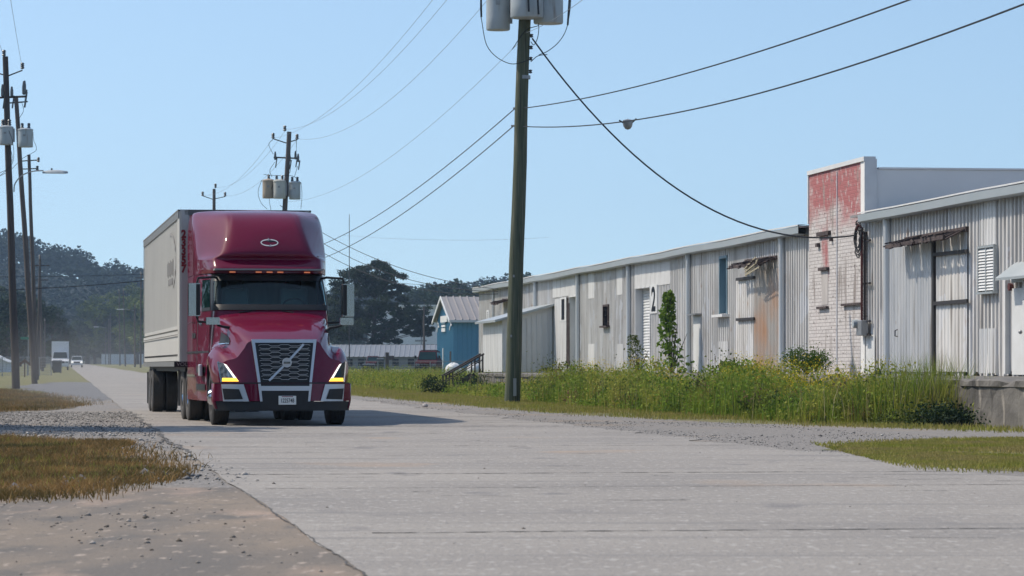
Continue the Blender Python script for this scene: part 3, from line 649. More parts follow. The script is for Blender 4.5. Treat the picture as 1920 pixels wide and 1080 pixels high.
# ---- brick fire wall
tb, bx_, bz_ = bld('brick_wall', 'tall white painted brick fire wall with faded red paint between the tin warehouses', 'brick wall', 1517)
p_ = -.08; zt = 6.62; bx0_ = bx_; bx_ = lambda px, v=WV - .08: bx0_(px, v); Lb = bx_(1622)
BO = bx_(1517)
mb = MB(); mb.box(((Lb + BO) / 2, p_ + .15, (zt + .0) / 2 + .35), (Lb - BO, .3, zt - .7)); mb.build('wall', M['brick'], tb)
box_part(tb, 'coping', M['coping'], BO - .06, Lb + .06, zt + .0, zt + .12, p_ - .05, .2)
box_part(tb, 'corner_trim', M['coping'], Lb - .001, Lb + .07, 4.7, zt, p_ - .03, p_ + .31)
box_part(tb, 'corner_trim', M['coping'], BO - .09, BO + .003, 5.2, zt, p_ - .03, p_ + .1)
xa = Lb - .42
mb = MB(); mb.box((xa + .2, 8.2 + .45, (zt - .22 + DZ) / 2), (.4, 16.8, zt - .22 - DZ)); mb.box((xa + .2, .08, (zt + DZ) / 2 + .06), (.44, .34, zt - DZ)); mb.box((xa + .2, 8.75, zt - .19), (.46, 16.9, .05)); mb.build('parapet', M['parapet'], tb)
mb = MB(); x = bx_(1551)
for pxc, py0, py1, wpx in ((1547, 503, 507, 16), (1545, 574, 580, 18), (1547, 437, 441, 22), (1600, 569, 573, 36), (1536, 455, 466, 4), (1561, 440, 460, 2)):
    a, b = bx_(pxc - wpx / 2), bx_(pxc + wpx / 2); mb.box(((a + b) / 2, p_ - .03, bz_(pxc, (py0 + py1) / 2)), (b - a, .12, .05 + .1 * random.random()))
mb.build('ledge', M['rot'], tb)
box_part(tb, 'blocked_window', M['trim'], bx_(1541), bx_(1553), bz_(1547, 572), bz_(1547, 508), p_ - .012, p_ + .1).data.materials[0] = M['brick_plain']
MB().tube([(x + 1.2, p_ - .01, DZ), (x + 1.22, p_ - .01, zt - .1)], .022, 6).build('conduit', M['wall_white'], tb)

# ---- right warehouse
t2, gx, gz_ = bld('warehouse', 'corrugated tin warehouse right of the brick wall with white louvred window', 'warehouse', 1617)
L2 = gx(2380); ZT2 = ZT + .0
shell(t2, L2, 16, ZT2)
mb = MB(); corr(mb, 0, L2, DZ, ZT2, seed=11, rag=.16); mb.build('wall', M['tin'], t2)
fascia(t2, L2, ZT2, 1.05, .006, 8)
downpipe(t2, gx(1664, WV - .12), ZT2, .11); downpipe(t2, gx(2010), ZT2, .11)
pale(t2, gx, gz_, 1668, 1746, 462, 697, 'tin_blue', -.08, 'sliding_door', pitch=.15, d=.022)
sd2 = pale(t2, gx, gz_, 1749, 1813, 440, 697, 'tin', -.075, 'sliding_door', pitch=.305)
bars(sd2, gx, gz_, 1750, 1814, [(479, 472), (570, 565)], -.14)
box_part(sd2, 'door_post', M['iron'], gx(1747, WV - .14), gx(1750, WV - .14), DZ + .05, gz_(1748, 455), -.14, -.06)
broken_awning(t2, gx(1703), gx(1819), 4.30, 4.34, 12)
pale(t2, gx, gz_, 1836, 1868, 375, 460, y=-.05, pitch=.25, d=.02); pale(t2, gx, gz_, 1836, 1868, 616, 700, 'tin_blue', -.05, pitch=.3)
lv = MB(); a, b = gx(1835, WV - .13), gx(1865, WV - .13); zt_, zb_ = gz_(1850, 464), gz_(1850, 550); n = 14
for k in range(n):
    z = zb_ + .06 + (zt_ - zb_ - .1) * k / n
    for h_ in (0, 1): lv.box((a + (b - a) * (.25 + .5 * h_), -.13, z + .03), ((b - a) * .46, .015, (zt_ - zb_) / n * 1.05), rx=R(-32))
lo_ = lv.build('louvred_window', M['white'], t2)
fm = MB(); 
for x in (a, (a + b) / 2, b): fm.box((x, -.10, (zt_ + zb_) / 2), (.06, .12, zt_ - zb_))
fm.box(((a + b) / 2, -.10, zt_), (b - a, .14, .05)); fm.box(((a + b) / 2, -.11, zb_), (b - a + .1, .18, .05)); fm.box(((a + b) / 2, -.05, (zt_ + zb_) / 2), (b - a + .02, .06, zt_ - zb_ - .02)); fm.build('frame', M['trim'], lo_)
# canopy and man door
ca = gx(1912); mb = MB(); zc = gz_(1905, 520)
mb.hexa([(ca - .25, -.5, zc - .08), (ca + 3.2, -.5, zc - .08), (ca + 3.2, 0, zc + .3), (ca - .25, 0, zc + .3), (ca - .25, -.5, zc - .02), (ca + 3.2, -.5, zc - .02), (ca + 3.2, 0, zc + .36), (ca - .25, 0, zc + .36)])
mb.box((ca + 1.5, -.1, zc - .03), (3.2, .14, .2)); mb.build('canopy', M['trim'], t2)
dx = gx(1905); dm = box_part(t2, 'door', M['white'], dx, dx + 1.0, DZ + .03, gz_(1905, 541), -.10, -.05, .006, 'white man door under the small canopy')
for xx_ in (gx(1896.5), dx + 1.12): MB().box((xx_, -.1, (DZ + zc) / 2), (.13, .14, zc - DZ - .1)).build('door_jamb', M['coping'], dm)
MB().lathe([(.001, 0), (.04, 0), (.05, .03), (.03, .06), (.001, .07)], (dx + .9, -.18, DZ + 1.0), 'X', 10).build('handle', M['steel'], dm)
MB().lathe([(.001, 0), (.09, 0), (.09, .08), (.001, .14)], (gx(1903), -.15, gz_(1903, 538)), 'Y', 10).build('alarm_bell', M['rust'], t2, smooth=True)
pale(t2, gx, gz_, 1621, 1640, 628, 702, 'white', -.06, 'patch_panel')
mb = MB(); hx = gx(1690)
mb.tube([(hx, -.1, gz_(1690, 618)), (hx, -.17, gz_(1690, 620)), (hx, -.17, gz_(1690, 630)), (hx, -.1, gz_(1690, 631))], .015, 6); mb.build('handle', M['iron'], t2)
# electric meter with conduits, coil of cable
mt = thing('electric_meter', 'grey electric meter box with two rusty conduits beside the brick wall', 'electric meter', t2.matrix_basis @ Vector((gx(1632), -.1, gz_(1632, 615))), WR)
MB().box((.05, -.12, 0), (.42, .2, .42)).build('box', M['steel'], mt, bevel=.02)
MB().lathe([(.001, -.35), (.11, -.35), (.12, -.28), (.12, -.2)], (-.35, .05, .12), 'Y', 14).build('dial_cover', M['can'], mt, smooth=True)
MB().box((-.35, -.1, .0), (.3, .14, .4)).build('meter_socket', M['steel'], mt, bevel=.02)
top = gz_(1632, 427) - gz_(1632, 615)
for k, px in enumerate((1629.5, 1634.5)):
    xx = gx(px) - gx(1632); MB().tube([(xx, -.1, .2), (xx, -.1, top - .15 * k), (xx - .05, -.18, top + .08 - .15 * k), (xx - .16, -.22, top - .05)], .035, 8).build('conduit', M['rust'] if k == 0 else M['iron'], mt, smooth=True)
for zz in (-.18, .18, 1.2, 2.35): MB().box((.15, -.04, zz), (.75, .05, .05)).build('bracket', M['iron'], mt)
cc = thing('cable_coil', 'tangled coil of black cable hung at the top of the conduits', 'cable', t2.matrix_basis @ Vector((gx(1624), -.2, gz_(1624, 448))), WR)
mb = MB(); r_ = random.Random(3)
for k in range(5):
    rr = .22 + .06 * k; ph = r_.uniform(0, 6); mb.tube([(rr * .9 * math.cos(a + ph) + r_.gauss(0, .02), -.05 * r_.random(), rr * 1.1 * math.sin(a + ph)) for a in np.linspace(0, 6.0, 22)], .018, 5)
mb.build('cable_loops', M['wire'], cc)
# ---- loading dock
dk = thing('loading_dock', 'weathered concrete loading dock running below the tin warehouses', 'loading dock', rd(123, DV, 0), WR)
Ld = 123 - 30; S = []; r_ = np.random.default_rng(5); nx = 300
prof = [(0, -.05), (0, .25), (0, .5), (-.0, .68), (-.05, .70), (-.05, DZ - .03), (.0, DZ), (.5, DZ), (5.9, DZ)]
for k in range(nx + 1):
    x = Ld * k / nx; S.append([(x, y + (r_.normal() * .012 if j < 6 else 0) + (.08 * max(0, math.sin(x * 1.9)) ** 9 if 4 <= j <= 6 else 0), z - (.05 * max(0, math.sin(x * 2.7 + 1)) ** 11 if 5 <= j <= 6 else 0)) for j, (y, z) in enumerate(prof)])
mb = MB(); mb.grid(np.array(S)); mb.add([S[0][0], S[0][6], S[0][8], (0, 5.9, -.05)], [(0, 1, 2, 3)]); mb.build('slab', M['conc'], dk)
# steps with pipe handrail at the far end of the dock
u_s = 120.5; st = thing('dock_stairs', 'dark iron stairs and sloping handrails leading up to the dock end', 'stairs', rd(u_s, DV - .55, 0), WR)
mb = MB()
for k in range(4): mb.box((0, -.15 - .28 * k, DZ - .2 * (k + 1) + .0), (1.0, .27, .05))
for x in (-.5, .5): mb.box((x, -.6, .36), (.05, 1.45, .14), rx=math.atan2(.8, 1.15))
mb.build('steps', M['iron'], st)
for x in (-.5, .5):
    mb = MB(); mb.tube([(x, .35, DZ + .72), (x, -1.15, DZ - .12)], .032, 8); mb.tube([(x, .3, DZ + .5), (x, -1.1, DZ - .33)], .02, 8)
    for y, z in ((.3, DZ + .7), (.0, DZ + .55), (-.85, DZ + .05), (-1.1, DZ - .1)): mb.tube([(x, y, -.02 if y < -.1 else DZ), (x, y, z)], .03, 8)
    mb.build('handrail', M['iron'], st)
# ================================================================== TRUCK
def tyre(mb_r, name, parent, c, r_=.5, w_=.28, dual=False, mt='rubber', axis='X'):
    h = w_ / 2; prof = [(r_ * .56, -h * .8), (r_ * .62, -h), (r_ * .85, -h * 1.02), (r_ * .96, -h * .92)]
    k = 5
    for i in range(k):
        a = -h * .88 + 2 * h * .88 * i / k; b = -h * .88 + 2 * h * .88 * (i + 1) / k
        prof += [(r_, a + .006), (r_, b - .010), (r_ - .018, b - .008), (r_ - .018, b + .004)]
    prof += [(r_ * .96, h * .92), (r_ * .85, h * 1.02), (r_ * .62, h), (r_ * .56, h * .8)]
    return MB().lathe(prof, (0, 0, 0), axis, 40).build(name, M[mt], parent, loc=c, smooth=True)
def wheel(parent, c, side, r_=.5, w_=.28, kind='drive', mt='rubber', rimmat='chrome'):
    w0 = bpy.data.objects.new('wheel', None); link(w0, parent); w0.location = c
    # the rim is the wheel's own mesh, the tyre its child part
    bpy.data.objects.remove(w0); s = side; h = w_ / 2
    if kind == 'front':
        prof = [(.30, -h * .9 * s), (.30, h * .7 * s), (.27, h * .75 * s), (.24, h * .35 * s), (.16, h * .45 * s), (.13, h * 1.15 * s), (.10, h * 1.35 * s), (.001, h * 1.42 * s)]
    else:
        prof = [(.30, -h * .9 * s), (.30, h * .85 * s), (.27, h * .85 * s), (.25, -h * .1 * s), (.15, -h * .3 * s), (.13, h * .6 * s), (.001, h * .65 * s)]
    prof = [(a * r_ / .5, b) for a, b in prof]
    rim = MB().lathe(prof, (0, 0, 0), 'X', 28)
    for k in range(10):
        a = 2 * math.pi * k / 10; yy, zz = .19 * math.cos(a) * r_ / .5, .19 * math.sin(a) * r_ / .5; x0 = (h * .4 if kind == 'front' else -h * .25) * s; rim.tube([(x0, yy, zz), (x0 + .05 * s, yy, zz)], .017, 6)
    o = rim.build('wheel', M[rimmat], parent, loc=c, smooth=True); tyre(None, 'tyre', o, (0, 0, 0), r_, w_, mt=mt); return o

TY = R(10.3)
tk = thing('semi_truck', 'burgundy semi truck tractor with silver grille driving towards the viewer', 'truck', (-3.985, 56.17, 0), TY)
PM = M['paint']
def sweep(x, z): return .46 * (abs(x) / 1.2) ** 2.6 + .16 * (z - .75)
# ---- hood and fenders: one sheet through cross-sections
SEC = {
 0.00: [(1.12, .75), (1.13, .93), (1.03, 1.13), (.83, 1.20), (.70, 1.36), (.56, 1.50), (0, 1.53)],
 0.40: [(1.20, .78), (1.21, 1.06), (1.09, 1.29), (.88, 1.30), (.78, 1.48), (.62, 1.62), (0, 1.66)],
 0.90: [(1.235, .97), (1.235, 1.18), (1.12, 1.37), (.93, 1.38), (.86, 1.60), (.69, 1.74), (0, 1.79)],
 1.30: [(1.235, 1.10), (1.235, 1.24), (1.13, 1.39), (.97, 1.43), (.90, 1.68), (.74, 1.82), (0, 1.875)],
 1.75: [(1.22, .98), (1.225, 1.18), (1.13, 1.35), (1.01, 1.47), (.95, 1.76), (.79, 1.91), (0, 1.965)],
 2.15: [(1.15, .62), (1.16, 1.05), (1.12, 1.28), (1.05, 1.50), (1.0, 1.82), (.85, 1.97), (0, 2.03)],
 2.45: [(1.08, .60), (1.10, 1.05), (1.09, 1.28), (1.07, 1.55), (1.03, 1.86), (.88, 2.01), (0, 2.07)]}
rows = []
for y in sorted(SEC):
    h = [(-x, z) for x, z in SEC[y]]; full = h + [(x, z) for x, z in SEC[y][:-1]][::-1]
    fade = max(0, 1 - y / 1.3); rows.append([(x, y + sweep(x, z) * fade, z) for x, z in full])
HS = surf(rows, 5, 5)                        # [along y][across]
mb = MB(); mb.grid(HS)
front = HS[0]; cap = np.array([[((1 - t) * p[0] * .97 + t * p[0], 0, .75 + (p[2] - .75) * t) for p in front] for t in np.linspace(0, 1, 7)])
for i in range(cap.shape[0]):
    for j in range(cap.shape[1]): cap[i, j, 1] = sweep(cap[i, j, 0], cap[i, j, 2])
mb.grid(cap); hood = mb.build('hood', PM, tk, smooth=True)
# inner liner so that the wheel arches are dark
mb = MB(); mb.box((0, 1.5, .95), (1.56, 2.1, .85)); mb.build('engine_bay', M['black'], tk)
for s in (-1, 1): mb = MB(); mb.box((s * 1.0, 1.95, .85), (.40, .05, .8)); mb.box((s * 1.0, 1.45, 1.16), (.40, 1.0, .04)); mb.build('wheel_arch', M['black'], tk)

def plate(c, f, off=.012, th=.02, nx=8, nz=5):
    """four corners (x,z) blended over the surface y=f(x,z)"""
    S = []
    for i in range(nz + 1):
        row = []
        for j in range(nx + 1):
            s, t = j / nx, i / nz; x = (1 - t) * ((1 - s) * c[0][0] + s * c[1][0]) + t * ((1 - s) * c[3][0] + s * c[2][0]); z = (1 - t) * ((1 - s) * c[0][1] + s * c[1][1]) + t * ((1 - s) * c[3][1] + s * c[2][1])
            row.append((x, f(x, z) - off, z))
        S.append(row)
    mb = MB(); S = np.array(S); mb.grid(S); B = S.copy(); B[..., 1] += th; mb.grid(B, flip=True)
    for E, E2 in ((S[0], B[0]), (S[-1], B[-1]), (S[:, 0], B[:, 0]), (S[:, -1], B[:, -1])): mb.grid(np.array([E, E2]))
    return mb
def mir(c, s): return [(s * x, z) for x, z in c]
# ---- bumper
bf = lambda x, z: .46 * (abs(x) / 1.2) ** 2.6 - .04 - .05 * max(0, .75 - z)
def band(xa, xb, z0, z1, off=0, th=.06, ret=0): return plate([(xa, z1), (xb, z1), (xb, z0), (xa, z0)], bf, off, th, 16, 3)
o = band(-1.2, 1.2, .44, .745, 0).build('bumper', PM, tk, smooth=True); bump = o
for s in (-1, 1):
    S = [[(s * 1.2, bf(1.2, z), z), (s * 1.235, bf(1.2, z) + .12, z), (s * 1.24, .62, z - (.02 if z < .6 else 0))] for z in (.745, .44)]
    S.append([(s * 1.17, bf(1.17, .27), .30), (s * 1.2, bf(1.2, .3) + .12, .30), (s * 1.2, .60, .33)])
    MB().grid(np.array(S)).build('bumper_end', PM, bump, smooth=True, solid=.02)
band(-1.18, 1.18, .27, .43, -.02).build('air_dam', M['black'], bump, smooth=True)
band(-1.19, 1.19, .742, .765, -.012, .03).build('bumper_gap', M['black'], bump)
band(-.435, .435, .29, .74, .018, .02).build('lower_intake', M['black'], bump)
band(-.43, .43, .622, .705, .035, .02).build('trim_bar', M['satin'], bump)
for s in (-1, 1):
    plate(mir([(.43, .745), (.475, .745), (.44, .435), (.40, .435)], s), bf, .030, .02, 2, 3).build('trim_strip', M['satin'], bump)
    c_ = plate(mir([(.72, .735), (1.09, .735), (1.06, .435), (.63, .435)], s), bf, .020, .02).build('corner_trim', M['satin'], bump, smooth=True)
    plate(mir([(.80, .65), (1.075, .66), (1.045, .465), (.735, .475)], s), bf, .030, .01).build('fog_lamp', M['black'], c_)
# ---- grille
gf = lambda x, z: sweep(x, z) - .03
fr = MB(); 
def strip(c, off=.02, th=.05): 
    m = plate(c, gf, off, th, 3, 3); fr.add(m.v, m.f)
strip([(-.575, 1.525), (.575, 1.525), (.545, 1.465), (-.545, 1.465)]); strip([(-.575, 1.525), (-.52, 1.50), (-.43, .77), (-.475, .77)]); strip([(.575, 1.525), (.52, 1.50), (.43, .77), (.475, .77)])
gs = fr.build('grille_surround', M['satin'], tk, bevel=.006)
plate([(-.53, 1.48), (.53, 1.48), (.44, .77), (-.44, .77)], gf, .005, .03).build('grille_backing', M['black'], gs)
mb = MB(); nrow = 14
for k in range(nrow):
    z = 1.42 - k * .0455; hw = .42 - .05 * k / nrow; ph = k % 2
    if k % 2 == 0: hw += .02
    pts = []; n = 5; wv = 2 * hw / n
    for j in range(n):
        x0 = -hw + j * wv; up = .011 if (j + k // 1) % 2 == 0 else -.011
        pts += [(x0 + wv * .12, z + up), (x0 + wv * .88, z + up)]
    pts = [(-hw - .02, z)] + pts + [(hw + .02, z)]
    for (xa, za), (xb, zb) in zip(pts[:-1], pts[1:]):
        y0, y1 = gf(xa, za) - .02, gf(xb, zb) - .02; t = .0030
        mb.hexa([(xa, y0 - .01, za - t), (xb, y1 - .01, zb - t), (xb, y1 + .01, zb - t), (xa, y0 + .01, za - t), (xa, y0 - .01, za + t), (xb, y1 - .01, zb + t), (xb, y1 + .01, zb + t), (xa, y0 + .01, za + t)])
tag(mb.build('grille_mesh', M['satin'], gs))
mb = MB(); A_, B_ = (-.285, .80), (.335, 1.44); c0 = (.03, 1.115)
for (p, q) in ((A_, (c0[0] - .055, c0[1] - .058)), ((c0[0] + .055, c0[1] + .058), B_)):
    d = Vector((q[0] - p[0], q[1] - p[1])).normalized() * .018; n_ = (-d.y, d.x)
    V_ = []
    for (x, z) in ((p[0] + n_[0], p[1] + n_[1]), (q[0] + n_[0], q[1] + n_[1]), (q[0] - n_[0], q[1] - n_[1]), (p[0] - n_[0], p[1] - n_[1])): V_.append((x, gf(x, z) - .06, z))
    mb.hexa(V_ + [(x, y + .03, z) for x, y, z in V_])
mb.build('diagonal_bar', M['satin'], gs)
em = MB(); yc = gf(0, 1.115) - .075; em.lathe([(.062, .03), (.062, -.012), (.084, -.012), (.084, .03)], (c0[0], yc, c0[1]), 'Y', 32); em.lathe([(.001, .0), (.064, .0), (.064, .02)], (c0[0], yc, c0[1]), 'Y', 24)
em = em.build('emblem', M['satin'], gs)
MB().box((c0[0], yc - .012, c0[1]), (.115, .012, .032)).build('name_band', M['ink'], em)
text('VOLVO', .034, M['chrome'], 'lettering', em, Matrix.Translation((c0[0], yc - .02, c0[1])) @ Matrix.Rotation(R(90), 4, 'X'))
# ---- headlights
hf = lambda x, z: sweep(x, z)
for s in (-1, 1):
    hl = plate(mir([(1.12, 1.13), (1.0, 1.08), (.80, .79), (1.08, .79)], s), hf, .012, .04, 10, 8).build('headlight', M['lamp_glass'] if s < 0 else M['glass_dark'], tk, smooth=True)
    plate(mir([(1.045, 1.10), (1.0, 1.08), (.80, .79), (.845, .79)], s), hf, .022, .02, 3, 8).build('light_guide', M['led_white'], hl)
    plate(mir([(.84, .845), (1.07, .845), (1.075, .785), (.80, .785)], s), hf, .026, .02, 8, 3).build('turn_signal', M['led_amber'], hl)
    plate(mir([(1.125, 1.15), (1.15, 1.12), (1.10, .77), (1.075, .78)], s), hf, .014, .03, 3, 8).build('bezel', M['chrome'], hl)
    # hood vent: patch of the hood sheet
    nc = HS.shape[1]; j0, j1 = (13, 18); idx = list(range(j0, j1 + 1)) if s < 0 else [nc - 1 - j for j in range(j0, j1 + 1)]
    i0, i1 = 9, 19; P0 = HS[i0:i1 + 1][:, idx]
    def hood_patch(rowf, off):
        S = []
        for a in np.linspace(0, 1, 9):
            ya = i0 + (i1 - i0) * a; lo, hi = rowf(a); row = []
            for b in np.linspace(lo, hi, 4):
                jj = 14.2 + b * 5.0; i_, j_ = int(ya), int(jj); fi, fj = ya - i_, jj - j_; i2 = min(i_ + 1, HS.shape[0] - 1)
                g = lambda j: HS[i_, j] * (1 - fi) + HS[i2, j] * fi
                jm = (lambda j: j) if s < 0 else (lambda j: nc - 1 - j)
                p = g(jm(j_)) * (1 - fj) + g(jm(j_ + 1)) * fj; row.append((p[0] + s * off, p[1] - off * .3, p[2] + off * .4))
            S.append(row)
        return np.array(S)
    v_ = MB().grid(hood_patch(lambda a: (.12 + .55 * (1 - a), .95 - .1 * a if a > .05 else .8), .010)).build('hood_vent', M['black'], hood, smooth=True)
    MB().grid(hood_patch(lambda a: (.02 + .55 * (1 - a), .10 + .55 * (1 - a)), .014)).build('vent_trim', M['chrome'], v_)
# ---- licence plate
lp = MB().box((0, 0, 0), (.31, .012, .155)).build('licence_plate', M['plate'], tk, bevel=.01, loc=(.03, bf(0, .36) - .05, .455))
text('1225748', .088, M['ink'], 'number', lp, Matrix.Translation((0, -.009, -.008)) @ Matrix.Rotation(R(90), 4, 'X') @ Matrix.Diagonal((.78, 1.15, 1, 1)), .001, .001)
MB().box((0, -.008, .064), (.2, .003, .012)).build('state_line', M['num_red'], lp)
# ---- cab: plan outlines stacked by height, half outline from the front centre round to the rear
def plan(z, yc, xc, ycn, ws, ysd, wr=1.24, yr=5.95):
    h = [(0, yc), (.5, yc + .03), (xc - .12, yc + .35 * (ycn - yc)), (xc, ycn), (ws, ysd), (wr, max(4.3, ysd + .45)), (wr, max(5.2, ysd + .8)), (wr, yr)]
    return [(-x, y, z) for x, y in h[::-1]] + [(x, y, z) for x, y in h[1:]]
CB = [plan(.42, 2.45, 1.12, 2.55, 1.21, 3.2), plan(.9, 2.4, 1.12, 2.5, 1.21, 3.2), plan(1.35, 2.38, 1.08, 2.5, 1.16, 3.2), plan(1.75, 2.3, 1.06, 2.46, 1.13, 3.2),
      plan(2.02, 2.22, 1.045, 2.48, 1.12, 3.2), plan(2.38, 2.52, 1.03, 2.78, 1.10, 3.3), plan(2.70, 2.80, 1.0, 3.06, 1.085, 3.4, 1.23), plan(2.80, 2.90, .99, 3.15, 1.08, 3.45, 1.22)]
CS = surf(CB, 4, 5); nC = CS.shape[1]; mid = nC // 2
mb = MB(); wi0, wi1, wj0, wj1 = 22, 29, mid - 11, mid + 11     # the windshield opening
for (a0, a1, b0, b1) in ((0, wi0, 0, nC - 1), (wi1, CS.shape[0] - 1, 0, nC - 1), (wi0, wi1, 0, wj0), (wi0, wi1, wj1, nC - 1)): mb.grid(CS[a0:a1 + 1, b0:b1 + 1])
mb.add([CS[0][0], CS[0][-1], CS[-1][-1], CS[-1][0]], [(0, 1, 2, 3)]); mb.box((0, 4.2, .5), (2.3, 3.3, .1)); cab = mb.build('cab', PM, tk, smooth=True)
def cpatch(S, i0, i1, j0, j1, off, mt, name, parent, n=(10, 20), inset=None):
    """piece of a stacked sheet, pushed out along its normal; i = height, j = around"""
    out = []
    for a in np.linspace(i0, i1, n[0]):
        row = []
        for b in np.linspace(j0, j1, n[1]):
            def ev(a, b):
                a = min(max(a, 0), S.shape[0] - 1.001); b = min(max(b, 0), S.shape[1] - 1.001); i, j = int(a), int(b); fa, fb = a - i, b - j
                return Vector(S[i, j] * (1 - fa) * (1 - fb) + S[i + 1, j] * fa * (1 - fb) + S[i, j + 1] * (1 - fa) * fb + S[i + 1, j + 1] * fa * fb)
            p = ev(a, b); nrm = (ev(a, b + .3) - ev(a, b - .3)).cross(ev(a + .3, b) - ev(a - .3, b)); nrm.normalize(); 
            row.append(tuple(p + nrm * off))
        out.append(row)
    return MB().grid(np.array(out)).build(name, M[mt], parent, smooth=True)
# across: 14 spans x4 = 57 columns; centre 28; corner (xc) index 28±12
wsg = cpatch(CS, 21.4, 29.5, mid - 11.6, mid + 11.6, .020, 'glass', 'windshield', tk)
for (a0, a1, b0, b1) in ((20.7, 22.1, mid - 12.6, mid + 12.6), (28.3, 30.3, mid - 12.6, mid + 12.6), (22, 28.4, mid - 12.6, mid - 11), (22, 28.4, mid + 11, mid + 12.6)): cpatch(CS, a0, a1, b0, b1, .026, 'black', 'windshield_seal', wsg, (4, 16))
MB().box((0, 2.72, 1.98), (1.9, .55, .14)).build('dashboard', M['cab_dark'], tk, bevel=.03); MB().box((0, 4.15, 1.9), (2.1, .03, 1.7)).build('sleeper_curtain', M['curtain'], tk); MB().box((0, 3.4, 2.83), (2.0, 1.5, .03)).build('headliner', M['cab_grey'], tk)
for sx in (-.55, .55):
    se = MB().box((sx, 3.55, 2.15), (.52, .16, .75)).build('seat', M['cab_grey'], tk, bevel=.06); MB().box((sx, 3.52, 2.58), (.28, .12, .20)).build('head_rest', M['cab_dark'], se, bevel=.04)
MB().tube([(.5 + .22 * math.cos(a), 2.98 + .05 * math.sin(a), 2.12 + .19 * math.sin(a)) for a in np.linspace(0, 2 * math.pi, 25)], .016, 6).build('steering_wheel', M['cab_dark'], tk, smooth=True)
MB().box((.05, 2.62, 2.10), (.22, .05, .14)).build('dash_card', M['trailer_rail'], tk)
for s in (-1, 1):
    mb = MB(); x0 = .5 * s - .1; mb.tube([(x0, 2.2, 2.03), (x0 - .25 * s, 2.27, 2.07), (x0 - .6 * s, 2.27, 2.055)], .014, 6); mb.build('wiper', M['black'], wsg)
for s in (-1, 1):
    c = lambda k: mid + s * k
    j0, j1 = c(13.2), c(17.2)
    if s < 0: j0, j1 = j1, j0
    dsh = cpatch(CS, 3, 29.8, c(13.0) if s > 0 else c(18.2), c(18.2) if s > 0 else c(13.0), .008, 'paint', 'door', tk, (12, 8))
    cpatch(CS, 21.5, 29.0, j0, j1, .018, 'glass_dark', 'side_window', dsh, (6, 6))
    cpatch(CS, 20.8, 21.6, j0 , j1, .020, 'black', 'window_trim', dsh, (2, 6))
    cpatch(CS, 16.4, 17.2, c(16.8) if s > 0 else c(17.8), c(17.8) if s > 0 else c(16.8), .03, 'chrome', 'handle', dsh, (3, 3))
    for (ja, jb, ia, ib, mm, nm) in ((18.3, 18.5, 1, 30, 'black', 'door_gap'), (19, 27.5, 4.6, 5.0, 'chrome', 'step_trim'), (19, 27.5, 17.2, 17.45, 'chrome', 'body_line'), (20, 21, 12.8, 14, 'black', 'vent_flap'), (19.2, 19.8, 12.8, 14, 'black', 'vent_flap'), (12.8, 27.9, 9.4, 9.8, 'black', 'skirt_gap'), (13.5, 18, 5.4, 6.6, 'black', 'step'), (13.5, 18, 2.0, 3.2, 'black', 'step')):
        a_, b_ = (c(ja), c(jb)) if s > 0 else (c(jb), c(ja)); cpatch(CS, ia, ib, a_, b_, .016, mm, nm, cab, (3, 6))
# ---- roof fairing
FB = [plan(2.77, 2.80, 1.02, 3.06, 1.12, 3.55, 1.235), plan(2.86, 2.82, 1.03, 3.08, 1.13, 3.55, 1.235), plan(2.98, 2.97, 1.03, 3.18, 1.14, 3.6, 1.235), plan(3.04, 3.02, 1.02, 3.22, 1.14, 3.62, 1.235), plan(3.14, 2.96, .90, 3.22, 1.13, 3.85, 1.235), plan(3.42, 3.16, .82, 3.42, 1.11, 4.1, 1.235),
      plan(3.70, 3.46, .76, 3.70, 1.08, 4.35, 1.225), plan(3.88, 3.80, .72, 3.98, 1.02, 4.6, 1.20), plan(3.97, 4.25, .68, 4.4, .94, 4.8, 1.16), plan(4.0, 4.75, .7, 4.8, .85, 4.85, 1.08)]
FS = surf(FB, 4, 5)
mb = MB(); mb.grid(FS); top = FS[-1]; mb.grid(np.array([top, [[0 + p[0] * .02, max(p[1], 4.9), 4.03] for p in top]]))
mb.add([FS[0][0], FS[0][-1], FS[-1][-1], FS[-1][0]], [(0, 1, 2, 3)]); mb.add([FS[0][0], FS[0][mid], FS[0][-1]], [(0, 1, 2)])
rf = mb.build('roof_fairing', PM, tk, smooth=True)
for x in (-.66, -.18, .02, .22, .72):
    MB().box((x, 2.80 + .28 * max(0, (abs(x) - .4)) ** 1.6 - .005, 2.785), (.11, .05, .022)).build('marker_light', M['led_red'], rf, bevel=.006)
S_ = [[(p[0] * 1.005, p[1] - .02, p[2] - .02), (p[0] * 1.002, p[1] + .06, p[2] - .06)] for p in FS[0][16:41]]
MB().grid(np.array(S_)).build('visor', M['black'], rf, smooth=True)
